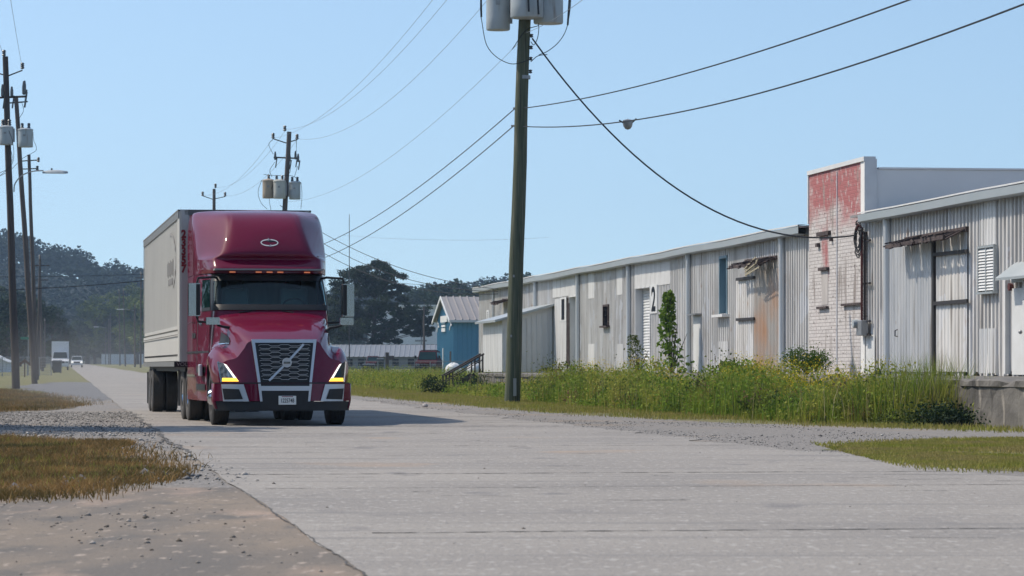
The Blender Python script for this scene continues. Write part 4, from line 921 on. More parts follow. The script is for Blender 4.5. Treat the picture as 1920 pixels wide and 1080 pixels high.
# round arrows badge on the fairing
yb, zb = 3.09, 3.34; bd = MB(); E = lambda a, rx, rz: (rx * math.cos(a), rz * math.sin(a))
def on_f(x, z): 
    return 2.985 + .72 * (z - 3.14) + .03 * abs(x) - .035
def ell(a0, a1, r0, r1, off):
    S = [[(.05 + E(a, *r)[0], on_f(E(a, *r)[0], zb + E(a, *r)[1]) - off, zb + E(a, *r)[1]) for r in (r0, r1)] for a in np.linspace(a0, a1, 24)]; return np.array(S)
bg_ = MB().grid(ell(0, 2 * math.pi, (.001, .001), (.15, .05), .0)).build('badge', M['ink'], rf)
for a0, a1 in ((R(98), R(268)), (R(-82), R(82))):
    mm = MB().grid(ell(a0, a1, (.145, .048), (.165, .068), .01)); tip = a0 if a0 < 0 else a1
    ax, az = E(a0 + .03, .15, .06) if a0 < 0 else E(a0 + .03, .15, .06); sg = -1 if a0 < 0 else 1
    mm.add([(.05 + ax, on_f(ax, zb + az) - .014, zb + az + .03), (.05 + ax, on_f(ax, zb + az) - .014, zb + az - .03), (.05 + ax + .045 * sg, on_f(ax, zb + az) - .014, zb + az)], [(0, 1, 2)]); mm.build('arrow', M['white'], bg_)
# ---- mirrors
for s in (-1, 1):
    mx = -1.38 if s < 0 else 1.45; my = 2.62
    h_ = MB().box((0, 0, 0), (.21, .20, .60)).build('mirror', M['chrome'], tk, bevel=.098, loc=(mx, my, 2.27), seg=6, smooth=True)
    MB().box((-.065 * s, .0, 0), (.085, .215, .58)).build('mirror_bezel', M['black'], h_, bevel=.02)
    MB().box((0, .09, 0), (.17, .04, .56)).build('mirror_glass', M['glass_dark'], h_)
    MB().tube([(-.04 * s, .1, .24), (-.08 * s, .1, .40), (-.38 * s, .15, .42), (-.46 * s, .3, .40)], .024, 8).build('mirror_arm', M['black'], h_, smooth=True)
    MB().tube([(-.04 * s, .1, -.24), (-.08 * s, .1, -.40), (-.36 * s, .1, -.42)], .022, 8).build('mirror_arm', M['black'], h_, smooth=True)
    hm = MB().box((0, 0, 0), (.24, .13, .13)).build('hood_mirror', M['chrome'], tk, bevel=.03, loc=(s * (1.16 if s < 0 else 1.25), 1.25, 1.86), smooth=True)
    MB().tube([(-.08 * s, 0, -.07), (-.18 * s, .02, -.10), (-.30 * s, .02, -.12), (-.44 * s, .03, -.26)], [.02, .022, .03, .045], 8).build('mirror_arm', M['black'], hm, smooth=True)
# ---- chassis and wheels
mb = MB(); mb.box((0, 5.3, .72), (.85, 7.6, .22)); mb.box((0, 1.3, .52), (1.7, .14, .12)); mb.box((0, 2.2, .5), (.9, 1.2, .25)); 
for y in (6.35, 7.65): mb.tube([(-.8, y, .52), (.8, y, .52)], .12, 10)
mb.box((0, 6.9, 1.0), (1.0, 1.0, .14)); mb.build('chassis', M['black'], tk)
for s in (-1, 1):
    wheel(tk, (1.04 * s, 1.3, .5), s, .5, .30, 'front')
    for y in (6.35, 7.65):
        wheel(tk, (1.08 * s, y, .5), s, .5, .27, 'drive', 'rubber_dusty'); tyre(None, 'inner_tyre', tk, (.76 * s, y, .5), .5, .27, mt='rubber_dusty')
    MB().box((s * .92, 8.45, .62), (.62, .02, .72)).build('mud_flap', M['flap'], tk, bevel=.0)
bp = MB().box((-1.30, 5.9, 1.09), (.40, .04, .11)).build('bracket_panel', M['black'], tk, bevel=.01)
text('VOLVO', .10, M['faint'], 'lettering', bp, Matrix.Translation((-1.27, 5.875, 1.09)) @ Matrix.Rotation(R(90), 4, 'X') @ Matrix.Diagonal((1.1, 1, 1, 1)))
MB().box((-1.24, 2.95, .98), (.06, .35, .22)).build('door_badge', M['satin'], cab, bevel=.02)
for sx in (-1, 1): MB().box((sx * .5, 6.02, 2.2), (.05, .12, 3.0)).build('cab_brace', M['black'], tk)

# ================================================================== TRAILER
tr = thing('semi_trailer', 'pale grey box semi trailer numbered 23357 coupled behind the burgundy truck', 'trailer', (-5.22, 62.5, 0), R(9.06))
TL, TW, TZ0, TZ1 = 15.5, 1.27, 1.07, 4.10
mb = MB(); mb.box((0, TL / 2, (TZ0 + TZ1) / 2), (TW * 2 - .06, TL - .06, TZ1 - TZ0 - .06)); mb.build('box', M['trailer_front'], tr)
for s in (-1, 1):
    mb = MB(); y = .14; k = 0
    while y < TL - .1:
        y2 = min(y + 1.22, TL - .05); mb.box((s * (TW - .01), (y + y2) / 2, (1.78 + TZ1 - .16) / 2), (.02, y2 - y - .012, TZ1 - .16 - 1.78), m=0)
        for q in range(4): mb.box((s * (TW + .002), y + .15 + q * .3, 2.9), (.008, .03, 2.1))
        y = y2
    mb.build('side_panel', M['trailer'], tr)
    mb = MB(); mb.box((s * (TW - .008), TL / 2, (TZ0 + 1.66) / 2 + .05), (.024, TL - .1, 1.66 - TZ0 - .08)); mb.build('lower_panel', M['trailer'], tr)
    mb = MB(); mb.box((s * TW, TL / 2, 1.71), (.04, TL - .1, .06)); mb.box((s * (TW + .015), TL / 2, 1.655), (.02, TL - .1, .02)); mb.build('scuff_rail', M['trailer'], tr)
    mb = MB(); mb.box((s * TW, TL / 2, TZ1 - .08), (.05, TL, .16)); mb.build('top_rail', M['trailer_rail'], tr)
    mb = MB(); mb.box((s * TW, TL / 2, TZ0 + .03), (.05, TL, .1)); mb.build('bottom_rail', M['trailer_rail'], tr)
    mb = MB()
    for q in range(60): mb.box((s * (TW + .006), .3 + q * .25, 1.27), (.012, .06, .04))
    mb.build('rivet_row', M['black'], tr)
for s in (-1, 1):                             # rounded front corner posts
    mb = MB(); mb.prism([(s * (TW + .02), .30), (s * (TW + .02), .04), (s * (TW - .0), -.015), (s * (TW - .04), -.03), (s * (TW - .17), -.03), (s * (TW - .22), .02), (s * (TW - .22), .30)], TZ0, TZ1, 'Z'); mb.build('corner_post', M['trailer_rail' if s > 0 else 'trailer'], tr)
mb = MB(); mb.box((0, .0, TZ1 - .05), (TW * 2 - .2, .06, .10)); mb.box((0, TL / 2, TZ1 - .01), (TW * 2 + .06, TL + .04, .03)); mb.build('roof', M['flap'], tr)
mb = MB(); mb.box((0, TL / 2, TZ0 - .06), (2.3, TL - .3, .12)); 
for x in (-.45, .45): mb.box((x, TL - 4, .82), (.1, 6, .3))
mb.build('underframe', M['black'], tr)
for s in (-1, 1):
    for y in (12.1, 13.4):
        wheel(tr, (1.12 * s, y, .5), s, .5, .27, 'drive', 'rubber_dusty', 'satin'); tyre(None, 'inner_tyre', tr, (.80 * s, y, .5), .5, .27, mt='rubber_dusty')
    MB().box((s * .8, 3.0, .62), (.12, .12, .9)).build('landing_leg', M['black'], tr)
    MB().box((s * .95, 14.3, .55), (.62, .02, .75)).build('mud_flap', M['flap'], tr)
# painted number, top to bottom on the front corner
for k, dgt in enumerate('23357'):
    text(dgt, .22, M['num_red'], 'numeral', tr, Matrix.Translation((-TW + .08, -.034, 3.62 - k * .168)) @ Matrix.Rotation(R(90), 4, 'X') @ Matrix.Diagonal((.8, .95, 1, 1)), .002, .012)
# faint worn print on the side
mb = MB()
for a0, a1 in ((R(20), R(100)), (R(-60), R(10))):
    S = [[(-TW - .012, 3.1 - 1.9 * math.cos(a) * r_, 3.15 + .62 * math.sin(a) * r_) for r_ in (.9, 1.0)] for a in np.linspace(a0, a1, 16)]; mb.grid(np.array(S))
for k in range(8): mb.box((-TW - .010, 2.3 + k * .30, 3.05), (.006, .16, .26 if k % 3 else .34)); mb.box((-TW - .010, 2.4 + k * .24, 2.78), (.006, .14, .12))
mb.build('faded_print', M['faint'], tr)
# ================================================================== POLES AND WIRES
def pole(px, Y, ytop, dxtop, r0, r1, m, label, group=None, name='utility_pole', ztop=None):
    b = GY(px, Y); zt = (CAMZ + (689 - ytop) / 6000 * Y if ztop is None else ztop) - b.z
    t = thing(name, label, 'utility pole' if name == 'utility_pole' else 'street lamp', b, 0, group)
    n = 9; P = [(dxtop * (k / n) + .012 * math.sin(k * 1.7), .01 * math.sin(k * 2.3), -.1 + (zt + .1) * k / n) for k in range(n + 1)]
    MB().tube(P, [r0 + (r1 - r0) * k / n for k in range(n + 1)], 14).build('pole', M[m], t, smooth=True)
    return t, b, zt
def insul(t, p, s=1.0, m='porcelain'): return MB().lathe([(.001, .26 * s), (.05 * s, .25 * s), (.085 * s, .2 * s), (.05 * s, .17 * s), (.085 * s, .13 * s), (.05 * s, .1 * s), (.09 * s, .05 * s), (.03 * s, 0), (.001, 0)], p, 'Z', 10).build('insulator', M[m], t, smooth=True)
def arm(t, a, b, r_=.035): return MB().tube([a, b], r_, 6).build('cross_arm', M['iron'], t)
def cutout(t, p, s=1.0):
    mb = MB(); mb.lathe([(.001, .5 * s), (.04 * s, .48 * s), (.07 * s, .3 * s), (.07 * s, .05 * s), (.03 * s, 0)], p, 'Z', 8); mb.tube([(p[0] + .1 * s, p[1], p[2] + .1 * s), (p[0] + .02 * s, p[1], p[2] - .45 * s)], .035 * s, 6); return mb.build('fuse_cutout', M['porcelain'], t)
def can(t, c, r_, h, m, s=1, bush=2):
    prof = [(.001, 0), (r_ * .96, 0), (r_, .03), (r_, h * .3), (r_ * 1.0, h * .86), (r_ * 1.05, h * .87), (r_ * 1.05, h * .93), (r_ * .98, h * .95), (r_ * .6, h), (.001, h * 1.02)]
    o = MB().lathe(prof, (0, 0, 0), 'Z', 24).build('transformer', M[m], t, smooth=True, loc=c)
    for k in range(bush): insul(o, ((k - (bush - 1) / 2) * r_ * .9, 0, h * .98), 1.1)
    MB().box((0, -r_ - .01, h * .6), (r_ * .35, .02, h * .1)).build('name_plate', M['trailer_rail'], o)
    MB().box((s * r_ * 1.08, 0, h * .5), (.08, .1, h * .7)).build('mounting_bracket', M['steel'], o)
    return o
def drop(t, P, r_=.014): return MB().tube([tuple(p) for p in catmull(P, 6)], r_, 5).build('drop_wire', M['wire'], t, smooth=True)

SA_ = 66.0
pA, bA, zA = pole(960, 90.9, -60, .40, .225, .165, 'pole_green', 'thick green treated wooden pole standing in the weeds with three large transformers')
fA = lambda px, py, dy=0: ((px - 960) / 66 , dy, CAMZ + (689 - py) / 66 - bA.z)
can(pA, (fA(934, 56)[0], .1, fA(934, 56)[2]), .34, 1.25, 'can', 1); can(pA, (fA(988, 38)[0], -.55, fA(988, 38)[2]), .47, 1.2, 'can', 1); can(pA, (fA(1028, 46)[0], -.2, fA(1028, 46)[2]), .42, 1.2, 'can', -1)
arm(pA, fA(900, -75), fA(1070, -75), .06)
for px in (905, 1065): insul(pA, fA(px, -80), 1)
for P in ([(902, -20), (901, 20), (904, 45), (912, 85), (930, 108), (955, 121), (975, 120), (996, 112)], [(1070, -20), (1069, 15), (1062, 55), (1048, 80), (1028, 97), (1010, 105)], [(1007, 20), (1010, 50), (1008, 72), (1001, 86), (995, 80)], [(995, 118), (1008, 107), (1026, 104)], [(960, 95), (985, 60), (1010, 50)]): drop(pA, [fA(*p, -.3) for p in P], .012)
for P in ([(989, -20), (991, 30)], [(1006, -20), (1009, 35)], [(902, -20), (903, 40)], [(1068, -20), (1063, 55)]): drop(pA, [fA(*p, -1.1) for p in P], .03)
for py in (71, 93, 114, 138): MB().lathe([(.001, 0), (.06, .02), (.035, .06), (.06, .1), (.001, .12)], fA(996.5 - (py - 71) * .03, py), 'Z', 8).build('spool_insulator', M['porcelain'], pA); 
MB().tube([fA(962, 203), fA(980, 203)], .03, 6).build('cable_clamp', M['steel'], pA); MB().tube([fA(958, 236), fA(979, 236)], .03, 6).build('cable_clamp', M['steel'], pA)
MB().lathe([(.182, 0), (.186, .0), (.186, .1), (.182, .1)], (.34, 0, 9.2), 'Z', 16).build('steel_band', M['steel'], pA)
MB().box((.08, -.225, .45), (.09, .03, .5)).build('ground_strip', M['steel'], pA)
for k, (x_, z_2) in enumerate(((-.05, 1.9), (.06, 2.3), (.0, 3.6))): MB().box((x_ + .04 * z_2 / 3, -.215 + .004 * z_2, z_2), (.05, .01, .07)).build('tag', M['steel'], pA)
MB().tube([(.16, -.16, 0), (.2, -.16, 3), (.27, -.14, 6), (.40, -.12, 10.2)], .012, 5).build('ground_wire', M['wire'], pA)

pB, bB, zB = pole(517, 186, 247, .78, .19, .13, 'pole_grey', 'grey wooden pole behind the truck carrying tan, white and grey transformers')
fB = lambda px, py, dy=0: ((px - 517) / 32.26, dy, CAMZ + (689 - py) / 32.26 - bB.z)
arm(pB, fB(512, 260), fB(536, 268)); arm(pB, fB(536, 268), fB(557, 262)); arm(pB, fB(513, 295), fB(560, 297), .05)
for p in ((512, 260), (557, 262), (534, 246)): insul(pB, fB(*p), 1.3)
for p in ((516, 300), (543, 303), (554, 299), (559, 304)): cutout(pB, fB(*p), 1.0)
can(pB, (fB(504, 372)[0], -.1, fB(504, 372)[2]), .36, 1.12, 'can_tan', 1, 1); can(pB, (fB(525, 373)[0], -.45, fB(525, 373)[2]), .36, 1.1, 'can_white', 1, 2); can(pB, (fB(553, 374)[0], -.1, fB(553, 374)[2]), .33, 1.05, 'can', -1, 2)
for P in ([(492, 338), (485, 360), (490, 380), (502, 393)], [(515, 340), (506, 370), (509, 395)], [(565, 342), (567, 365), (565, 392)], [(495, 328), (520, 330), (550, 331), (566, 345)], [(557, 265), (556, 290)], [(513, 262), (505, 272), (513, 290)], [(543, 305), (545, 322), (538, 330)], [(516, 305), (507, 320), (511, 333)], [(559, 312), (553, 332)]): drop(pB, [fB(*p, -.4) for p in P], .014)
pC, bC, zC = pole(399, 255, 354, .1, .18, .12, 'pole_grey', 'wooden pole top with a small angled arm showing above the trailer roof')
fC = lambda px, py: ((px - 399) / 23.5, 0, CAMZ + (689 - py) / 23.5 - bC.z)
arm(pC, fC(381, 368), fC(399, 374)); arm(pC, fC(399, 374), fC(422, 369))
for p in ((380, 368), (422, 369), (404, 353)): insul(pC, fC(*p), 1.4)

pL, bL, zL = pole(30, 136, 106, -.46, .175, .12, 'pole_dark', 'dark creosoted pole nearest at left with a transformer and street light')
fL = lambda px, py, dy=0: ((px - 30) / 44.1, dy, CAMZ + (689 - py) / 44.1 - bL.z)
arm(pL, fL(14, 143), fL(42, 132), .03); arm(pL, fL(14, 143), fL(-14, 134), .03); arm(pL, fL(-18, 184), fL(50, 181), .05)
for p in ((42, 130), (7.5, 106), (-14, 132)): insul(pL, fL(*p), 1.1)
cutout(pL, fL(45, 178), 1.2); cutout(pL, fL(5, 182), 1.1)
can(pL, (fL(14, 273)[0], -.35, fL(14, 273)[2]), .30, .82, 'can', 1)
for P in ([(10, 240), (14, 255), (22, 275), (27, 300), (18, 318), (-5, 330)], [(45, 195), (48, 210), (40, 225), (39, 238)], [(20, 245), (27, 265), (30, 290), (25, 312), (0, 334), (-8, 336)]): drop(pL, [fL(*p, -.6) for p in P], .011)
la = drop(pL, [fL(26, 360), fL(28, 345), fL(40, 330), fL(60, 321.5), (fL(82, 320)[0], -.1, fL(82, 320)[2])], .028); la.name = 'lamp_arm'; la.data.materials[0] = M['steel']
lh = MB(); x0, x1, zz = fL(80, 0)[0], fL(127, 0)[0], fL(0, 325)[2]
secs = []
for k in range(9):
    f = k / 8; x = x0 + (x1 - x0) * f; wd = .10 + .12 * math.sin(min(1, f * 1.3) * math.pi * .55) if f < .95 else .05; hh = .09 + .06 * math.sin(f * math.pi)
    secs.append([(x, wd * math.cos(a), zz + max(0, hh * math.sin(a)) - .005) for a in np.linspace(0, 2 * math.pi, 13)])
lh.grid(np.array(secs)); lamp = lh.build('lamp_head', M['can'], pL, smooth=True); MB().lathe([(.035, 0), (.035, .08), (.001, .09)], (fL(97, 0)[0], 0, zz + .13), 'Z', 8).build('photocell', M['black'], lamp)

pM, bM, zM = pole(65, 165, 180, -.97, .16, .11, 'pole_grey', 'leaning grey pole second from the left with a white transformer')
fM = lambda px, py, dy=0: ((px - 65) / 36.4, dy, CAMZ + (689 - py) / 36.4 - bM.z)
arm(pM, fM(8, 183), fM(50, 180), .04); arm(pM, fM(12, 193), fM(52, 190), .04); can(pM, (fM(49, 276)[0], -.2, fM(49, 276)[2]), .38, .98, 'can', -1)
for p in ((46, 172), (22, 183)): cutout(pM, fM(*p), 1.2)
drop(pM, [fM(62, 247), fM(63, 262), fM(68, 275), fM(66, 283), fM(50, 292), fM(38, 300), fM(20, 318), fM(0, 330)], .012)
pN, bN, zN = pole(69, 200, 290, -.5, .15, .10, 'pole_grey', 'third grey pole from the left with two short crossarms')
fN = lambda px, py: ((px - 69) / 30, 0, CAMZ + (689 - py) / 30 - bN.z)
arm(pN, fN(40, 302), fN(72, 300), .04); arm(pN, fN(43, 317), fN(71, 316), .04)
for p in ((72, 304), (70, 320)): insul(pN, fN(*p), 1.2)
gd = 'distant utility poles'
proto = None
for i, (px, Y, yt, dx) in enumerate([(71, 300, 486, .2), (76.5, 420, 530, 0), (80, 360, 455 + 60, -.3), (84, 540, 602, 0), (263.5, 525, 514, .1), (253, 580, 575, 0), (235, 646, 545, -.4), (225, 700, 546, -.2), (204, 900, 600, 0), (207, 930, 590, 0)]):
    t, b, zt = pole(px, Y, yt, dx, .16, .11, 'pole_grey', ['thin distant pole left of the road with a high crossarm', 'thin distant pole behind the leaning left poles', 'thin distant pole close to the left fence', 'short distant pole beside the parked box truck', 'tall distant pole nearest the trailer rear', 'distant street light pole just left of the tall pole by the trailer', 'distant pole second left of the trailer rear, leaning', 'distant pole leftmost of the near pair beside the pale wall', 'far slim pole standing in front of the pale wall end', 'farthest slim pole of the row on the right side'][i], gd)
    arm(t, (dx - .9, 0, zt - .6), (dx + .9, 0, zt - .6), .06); insul(t, (dx, 0, zt), 1.6)
for i, (px, Y, yt, sd) in enumerate([(198, 880, 613, -1), (252, 590, 580, -1), (160, 990, 640, -1), (147, 970, 628, -1)]):
    t, b, zt = pole(px, Y, yt, 0, .11, .08, 'pole_grey', ['far street lamp leftmost of the poles before the pale wall', 'distant street lamp beside the poles near the trailer', 'farthest street lamp at the end of the road', 'far street lamp in front of the dark trees at the road end'][i], 'distant street lamps', 'street_lamp')
    MB().tube([(0, 0, zt - .3), (sd * 1.2, 0, zt), (sd * 2.0, 0, zt)], .05, 6).build('lamp_arm', M['steel'], t); MB().box((sd * 2.6, 0, zt), (1.3, .35, .16)).build('lamp_head', M['white'], t, bevel=.05)
# the next pole towards the viewer, outside the picture on the right
E_ = Vector((8.28, 31.5, 0)); tE = thing('utility_pole', 'wooden pole outside the right edge where the two cables end', 'utility pole', E_)
MB().tube([(0, 0, -.1), (0, 0, 9)], [.2, .15], 12).build('pole', M['pole_grey'], tE, smooth=True)

def wire(P, Q, sag, label, r_=.012, m='wire', name='power_line', group=None, n=28):
    P, Q = Vector(P), Vector(Q); pts = [P.lerp(Q, k / n) - Vector((0, 0, 4 * sag * (k / n) * (1 - k / n))) for k in range(n + 1)]
    # origin at the first end
    o = MB().tube([p - P for p in pts], r_, 5).build(name, M[m], None, smooth=True, loc=P); return tag(o, label, 'cable', group)
wA = lambda px, py: W(px, 90.9, py); wB = lambda px, py: W(px, 186, py); wC = lambda px, py: W(px, 255, py); wL = lambda px, py: W(px, 136, py)
wire(wA(980, 203), (E_.x, E_.y, 6.4), .46, 'upper of the two cables running from the big pole to the top right', .015, 'wire', 'telephone_cable')
cab2 = wire(wA(979, 237), (E_.x, E_.y, 5.96), .76, 'lower of the two cables running to the top right, carrying a splice box', .015, 'wire', 'telephone_cable')
sp = thing('splice_box', 'small grey splice enclosure hanging on the lower cable right of the big pole', 'splice box', W(1177, 74.0, 232))
MB().lathe([(.001, -.14), (.06, -.12), (.10, -.06), (.115, .0), (.115, .08), (.06, .10), (.001, .10)], (0, 0, 0), 'Z', 12).build('enclosure', M['steel'], sp, smooth=True); MB().tube([(-.2, 0, .08), (-.1, 0, .02), (0, 0, .1), (.1, 0, .02), (.2, 0, .12)], .02, 6).build('clamp', M['iron'], sp)
wend = t2.matrix_basis @ Vector((gx(1622), -.25, gz_(1622, 441)))
wire(wA(998, 72), wend, 1.75, 'thick black service cable drooping from the big pole to the brick wall', .024, 'wire', 'service_cable')
wire(wA(965, 204), wB(521, 480), .9, 'upper cable between the big pole and the pole behind the truck', .015, 'wire', 'telephone_cable')
wire(wA(962, 237), wB(521, 505), .9, 'lower cable between the big pole and the pole behind the truck', .015, 'wire', 'telephone_cable')
gB = 'bare conductors between the poles'
wire(wB(534, 243), wA(905, -85), 1.2, 'left one of the thin conductors rising from the transformer pole to the top', .007, 'wire_grey', group=gB)
wire(wB(557, 260), wA(975, -75), 1.5, 'lower one of the thin conductors rising from the transformer pole to the top', .007, 'wire_grey', group=gB)
wire(wB(512, 259), wA(915, -140), 1.3, 'middle one of the thin conductors rising from the transformer pole to the top', .007, 'wire_grey', group=gB)
wire(wB(540, 378), wA(975, 78), 1.1, 'thin neutral wire passing low between the transformer pole and the big pole', .006, 'wire_grey', group=gB)
wire(wA(985, 62), W(1130, 60, -30), .1, 'thin wire leaving the big pole just below its transformers to the upper right', .006, 'wire_grey', group=gB)
gC = 'conductors from the transformer pole to the pole behind the trailer'
wire(wB(534, 246), wC(404, 351), .9, 'top thin conductor descending left from the transformer pole', .008, 'wire_grey', group=gC)
wire(wB(512, 259), wC(381, 366), .9, 'left thin conductor descending left from the transformer pole', .008, 'wire_grey', group=gC)
wire(wB(557, 262), wC(422, 367), .9, 'right thin conductor descending left from the transformer pole', .008, 'wire_grey', group=gC)
wh = t1.matrix_basis @ Vector((fx(945), -.3, 4.9))
for k, (pa, sg, lb) in enumerate([((525, 385), .9, 'uppermost'), ((525, 402), 1.1, 'middle'), ((525, 420), 1.2, 'lowest')]):
    wire(wB(*pa), (wh.x, wh.y, wh.z - .12 * k), sg, lb + ' of three service lines from the transformer pole to the warehouse far end', .017, 'wire', 'service_cable')
wire(wL(42, 129), W(-40, 60, -420), .3, 'thin conductor rising steeply from the arm of the dark left pole', .007, 'wire_grey', group='conductors at the left edge')
wire(wL(7, 105), W(-90, 70, -260), .3, 'thin conductor rising from the top of the dark left pole', .007, 'wire_grey', group='conductors at the left edge')
wire(W(-60, 200, 546), W(330, 215, 520), .15, 'dark cable crossing in front of the hills behind the trailer', .03, 'wire', 'telephone_cable')
wire(W(-60, 260, 519), W(330, 280, 512), .1, 'thin upper cable crossing in front of the hills behind the trailer', .022, 'wire', 'telephone_cable')
wire(W(640, 420, 441), W(1030, 420, 445), .5, 'faint thin line crossing the sky above the blue building', .012, 'wire_grey')
wire(W(630, 330, 505), W(905, 330, 527), .9, 'faint cable passing above the pine tree towards the warehouse', .02, 'wire')

# ================================================================== DISTANT BUILDINGS
ub = 270 / CA - 32.7 * SA / CA; ub = (270 - SA * 32.7) / CA
bb = thing('blue_building', 'blue metal gabled building with brown grey roof and white sign boards', 'building', rd(ub + 12, 32.7, .3), WR)
zb0, ze, zr = -.2, 4.75, 6.75
mb = MB(); pts = [(0, 0), (12, 0), (12, 18), (0, 18)]
def ribwall(mb, p, q, z0, z1, pitch=.4, d=.05):
    p, q = Vector((*p, 0)), Vector((*q, 0)); L_ = (q - p).length; dr = (q - p) / L_; nr = Vector((dr.y, -dr.x, 0)); k = 0; V_ = []; x = 0
    while x < L_: V_ += [(x, 0), (min(L_, x + pitch * .8), 0), (min(L_, x + pitch * .85), d), (min(L_, x + pitch * .97), d)]; x += pitch
    V_.append((L_, 0)); S = [[tuple(p + dr * a + nr * b_ + Vector((0, 0, z0))) for a, b_ in V_], [tuple(p + dr * a + nr * b_ + Vector((0, 0, z1(a) if callable(z1) else z1))) for a, b_ in V_]]; mb.grid(np.array(S))
ribwall(mb, (0, 0), (12, 0), zb0, lambda a: ze + (zr - ze) * (1 - abs(a - 6) / 6)); ribwall(mb, (12, 0), (12, 18), zb0, ze); ribwall(mb, (0, 18), (0, 0), zb0, ze); ribwall(mb, (12, 18), (0, 18), zb0, lambda a: ze + (zr - ze) * (1 - abs(a - 6) / 6))
mb.build('wall', M['blue'], bb)
mb = MB()
for s in (0, 1):
    xe, xr = (12.35, 6) if s else (-.35, 6); S = []; k = 0; y = -.4
    while y < 18.4:
        for dy, dz in ((0, 0), (.42, 0), (.46, .09), (.54, .09), (.58, 0)): S.append([(xr, y + dy, zr + .08 + dz), (xe, y + dy, ze - .05 + dz)])
        y += .6
    mb.grid(np.array(S))
mb.build('roof', M['roof_tin'], bb)
mb = MB()
for xe in (-.35, 12.35): mb.hexa([(xe, -.45, ze - .25), (6, -.45, zr - .12), (6, -.38, zr - .12), (xe, -.38, ze - .25), (xe, -.45, ze), (6, -.45, zr + .14), (6, -.38, zr + .14), (xe, -.38, ze)])
mb.build('gable_trim', M['white'], bb); box_part(bb, 'gutter', M['coping'], 12.3, 12.5, ze - .22, ze - .02, -.4, 18.4)
for (x, z0, z1) in ((2.0, 1.2, 2.1), (10.2, 1.2, 2.1)): box_part(bb, 'window', M['void'], x - .5, x + .5, z0, z1, -.07, .02)
box_part(bb, 'window', M['void'], 11.95, 12.08, 1.2, 2.1, 15.3 - 1.9, 15.3); box_part(bb, 'downpipe', M['white'], 5.2, 5.5, 0, 2.4, -.15, -.05)
bx0 = lambda px: (px - 819) / 32 * 12; bz0 = lambda py: CAMZ + (689 - py) / 21.8 - .3
for k, (a, b, c_, d) in enumerate([(829, 841.5, 592, 604), (831, 838, 609, 613), (831, 838, 615, 622)]): box_part(bb, 'sign_board', M['white'], bx0(a), bx0(b), bz0(d), bz0(c_), -.16, -.08)
box_part(bb, 'sign_band', M['sign_green'], bx0(831), bx0(838), bz0(606.5), bz0(604.5), -.17, -.09).data.materials[0] = M['teal_frame']
for (a, c_) in ((822, 605), (846.5, 604)):
    mb = MB()
    for k in range(5): mb.box((bx0(a) + 1.0 * math.sin(k * 1.3), -.12, bz0(c_) + .28 * (k - 2)), (.55 + .35 * (k % 2), .05, .16), ry=.6 * (k % 3 - 1))
    mb.build('emblem', M['white'], bb)
MB().lathe([(.001, 0), (.25, 0), (.25, .05), (.001, .05)], (6, -.1, zr - .9), 'Y', 12).build('vent', M['void'], bb)

lb = thing('low_building', 'long low grey building with ribbed pale roof behind the truck and blue building', 'building', GY(600, 460)); lb.location.z = .8
x0, x1 = (520 - 600) / 13.04, (905 - 600) / 13.04
box_part(lb, 'wall', M['wall_grey'], x0, x1, -.2, 1.85, 0, 12)
mb = MB(); S = []; x = x0 - .4
while x < x1 + .4:
    for dx_, dz in ((0, 0), (.5, 0), (.55, .07), (.65, .07), (.7, 0)): S.append([(x + dx_, -.5, 1.75 + dz), (x + dx_, 6, 3.55 + dz)])
    x += .72
mb.grid(np.array(S)); mb.add([(x0, 6, 3.6), (x1, 6, 3.6), (x1, 12.5, 1.8), (x0, 12.5, 1.8)], [(0, 1, 2, 3)]); mb.build('roof', M['roof_tin'], lb).data.materials[0] = M['coping_grey'] if 'coping_grey' in M else M['trailer_rail']
for px in (677, 706, 741, 770, 655): box_part(lb, 'window', M['void'], (px - 600) / 13 - .45, (px - 600) / 13 + .45, .5, 1.45, -.05, .02)
wb = thing('white_building', 'large white industrial building partly hidden behind the pine tree', 'building', GY(700, 575))
mb = MB(); x0, x1 = (690 - 700) / 10.43, (835 - 700) / 10.43; mb.box(((x0 + x1) / 2, 6, 5.3), (x1 - x0, 12, 11)); mb.build('wall', M['wall_white'], wb)
for px in (690, 740, 790): box_part(wb, 'wall_joint', M['trailer_rail'], (px - 700) / 10.4 - .12, (px - 700) / 10.4 + .12, 0, 10.7, -.06, .02)
box_part(wb, 'roof', M['coping'], x0 - .4, x1 + .4, 10.8, 11.2, -.6, 12.4)
for k, px in enumerate((752, 800)): box_part(wb, 'panel_band', M['trailer_rail'], (px - 722) / 10.4, (px - 700) / 10.4, 4.6, 4.9, -.05, .02)
ws_ = thing('pale_wall', 'pale panelled wall at the road end behind the distant poles', 'wall', GY(190, 985)); 
mb = MB()
for k in range(14): mb.box((.5 + k * .98, 0, 1.5 + .05 * (k % 3)), (.94, .2, 3.2))
mb.build('panel', M['wall_white'], ws_); box_part(ws_, 'rail', M['steel'], 0, 13.8, 3.1, 3.25, -.2, -.1)
sd3 = thing('white_shed', 'small white gabled shed behind the fence at the left edge', 'shed', GY(-14, 330)); mb = MB(); mb.prism([(-1.5, 0), (1.45, 0), (1.45, 1.0), (0, 1.7), (-1.5, 1.0)], 0, 4, 'Y'); mb.build('wall', M['wall_white'], sd3)
MB().hexa([(-1.7, -.2, .95), (0, -.2, 1.72), (0, 4.2, 1.72), (-1.7, 4.2, .95), (-1.7, -.2, 1.02), (0, -.2, 1.8), (0, 4.2, 1.8), (-1.7, 4.2, 1.02)]).build('roof', M['white'], sd3); MB().hexa([(1.65, -.2, .95), (0, -.2, 1.72), (0, 4.2, 1.72), (1.65, 4.2, .95), (1.65, -.2, 1.02), (0, -.2, 1.8), (0, 4.2, 1.8), (1.65, 4.2, 1.02)]).build('roof', M['white'], sd3)

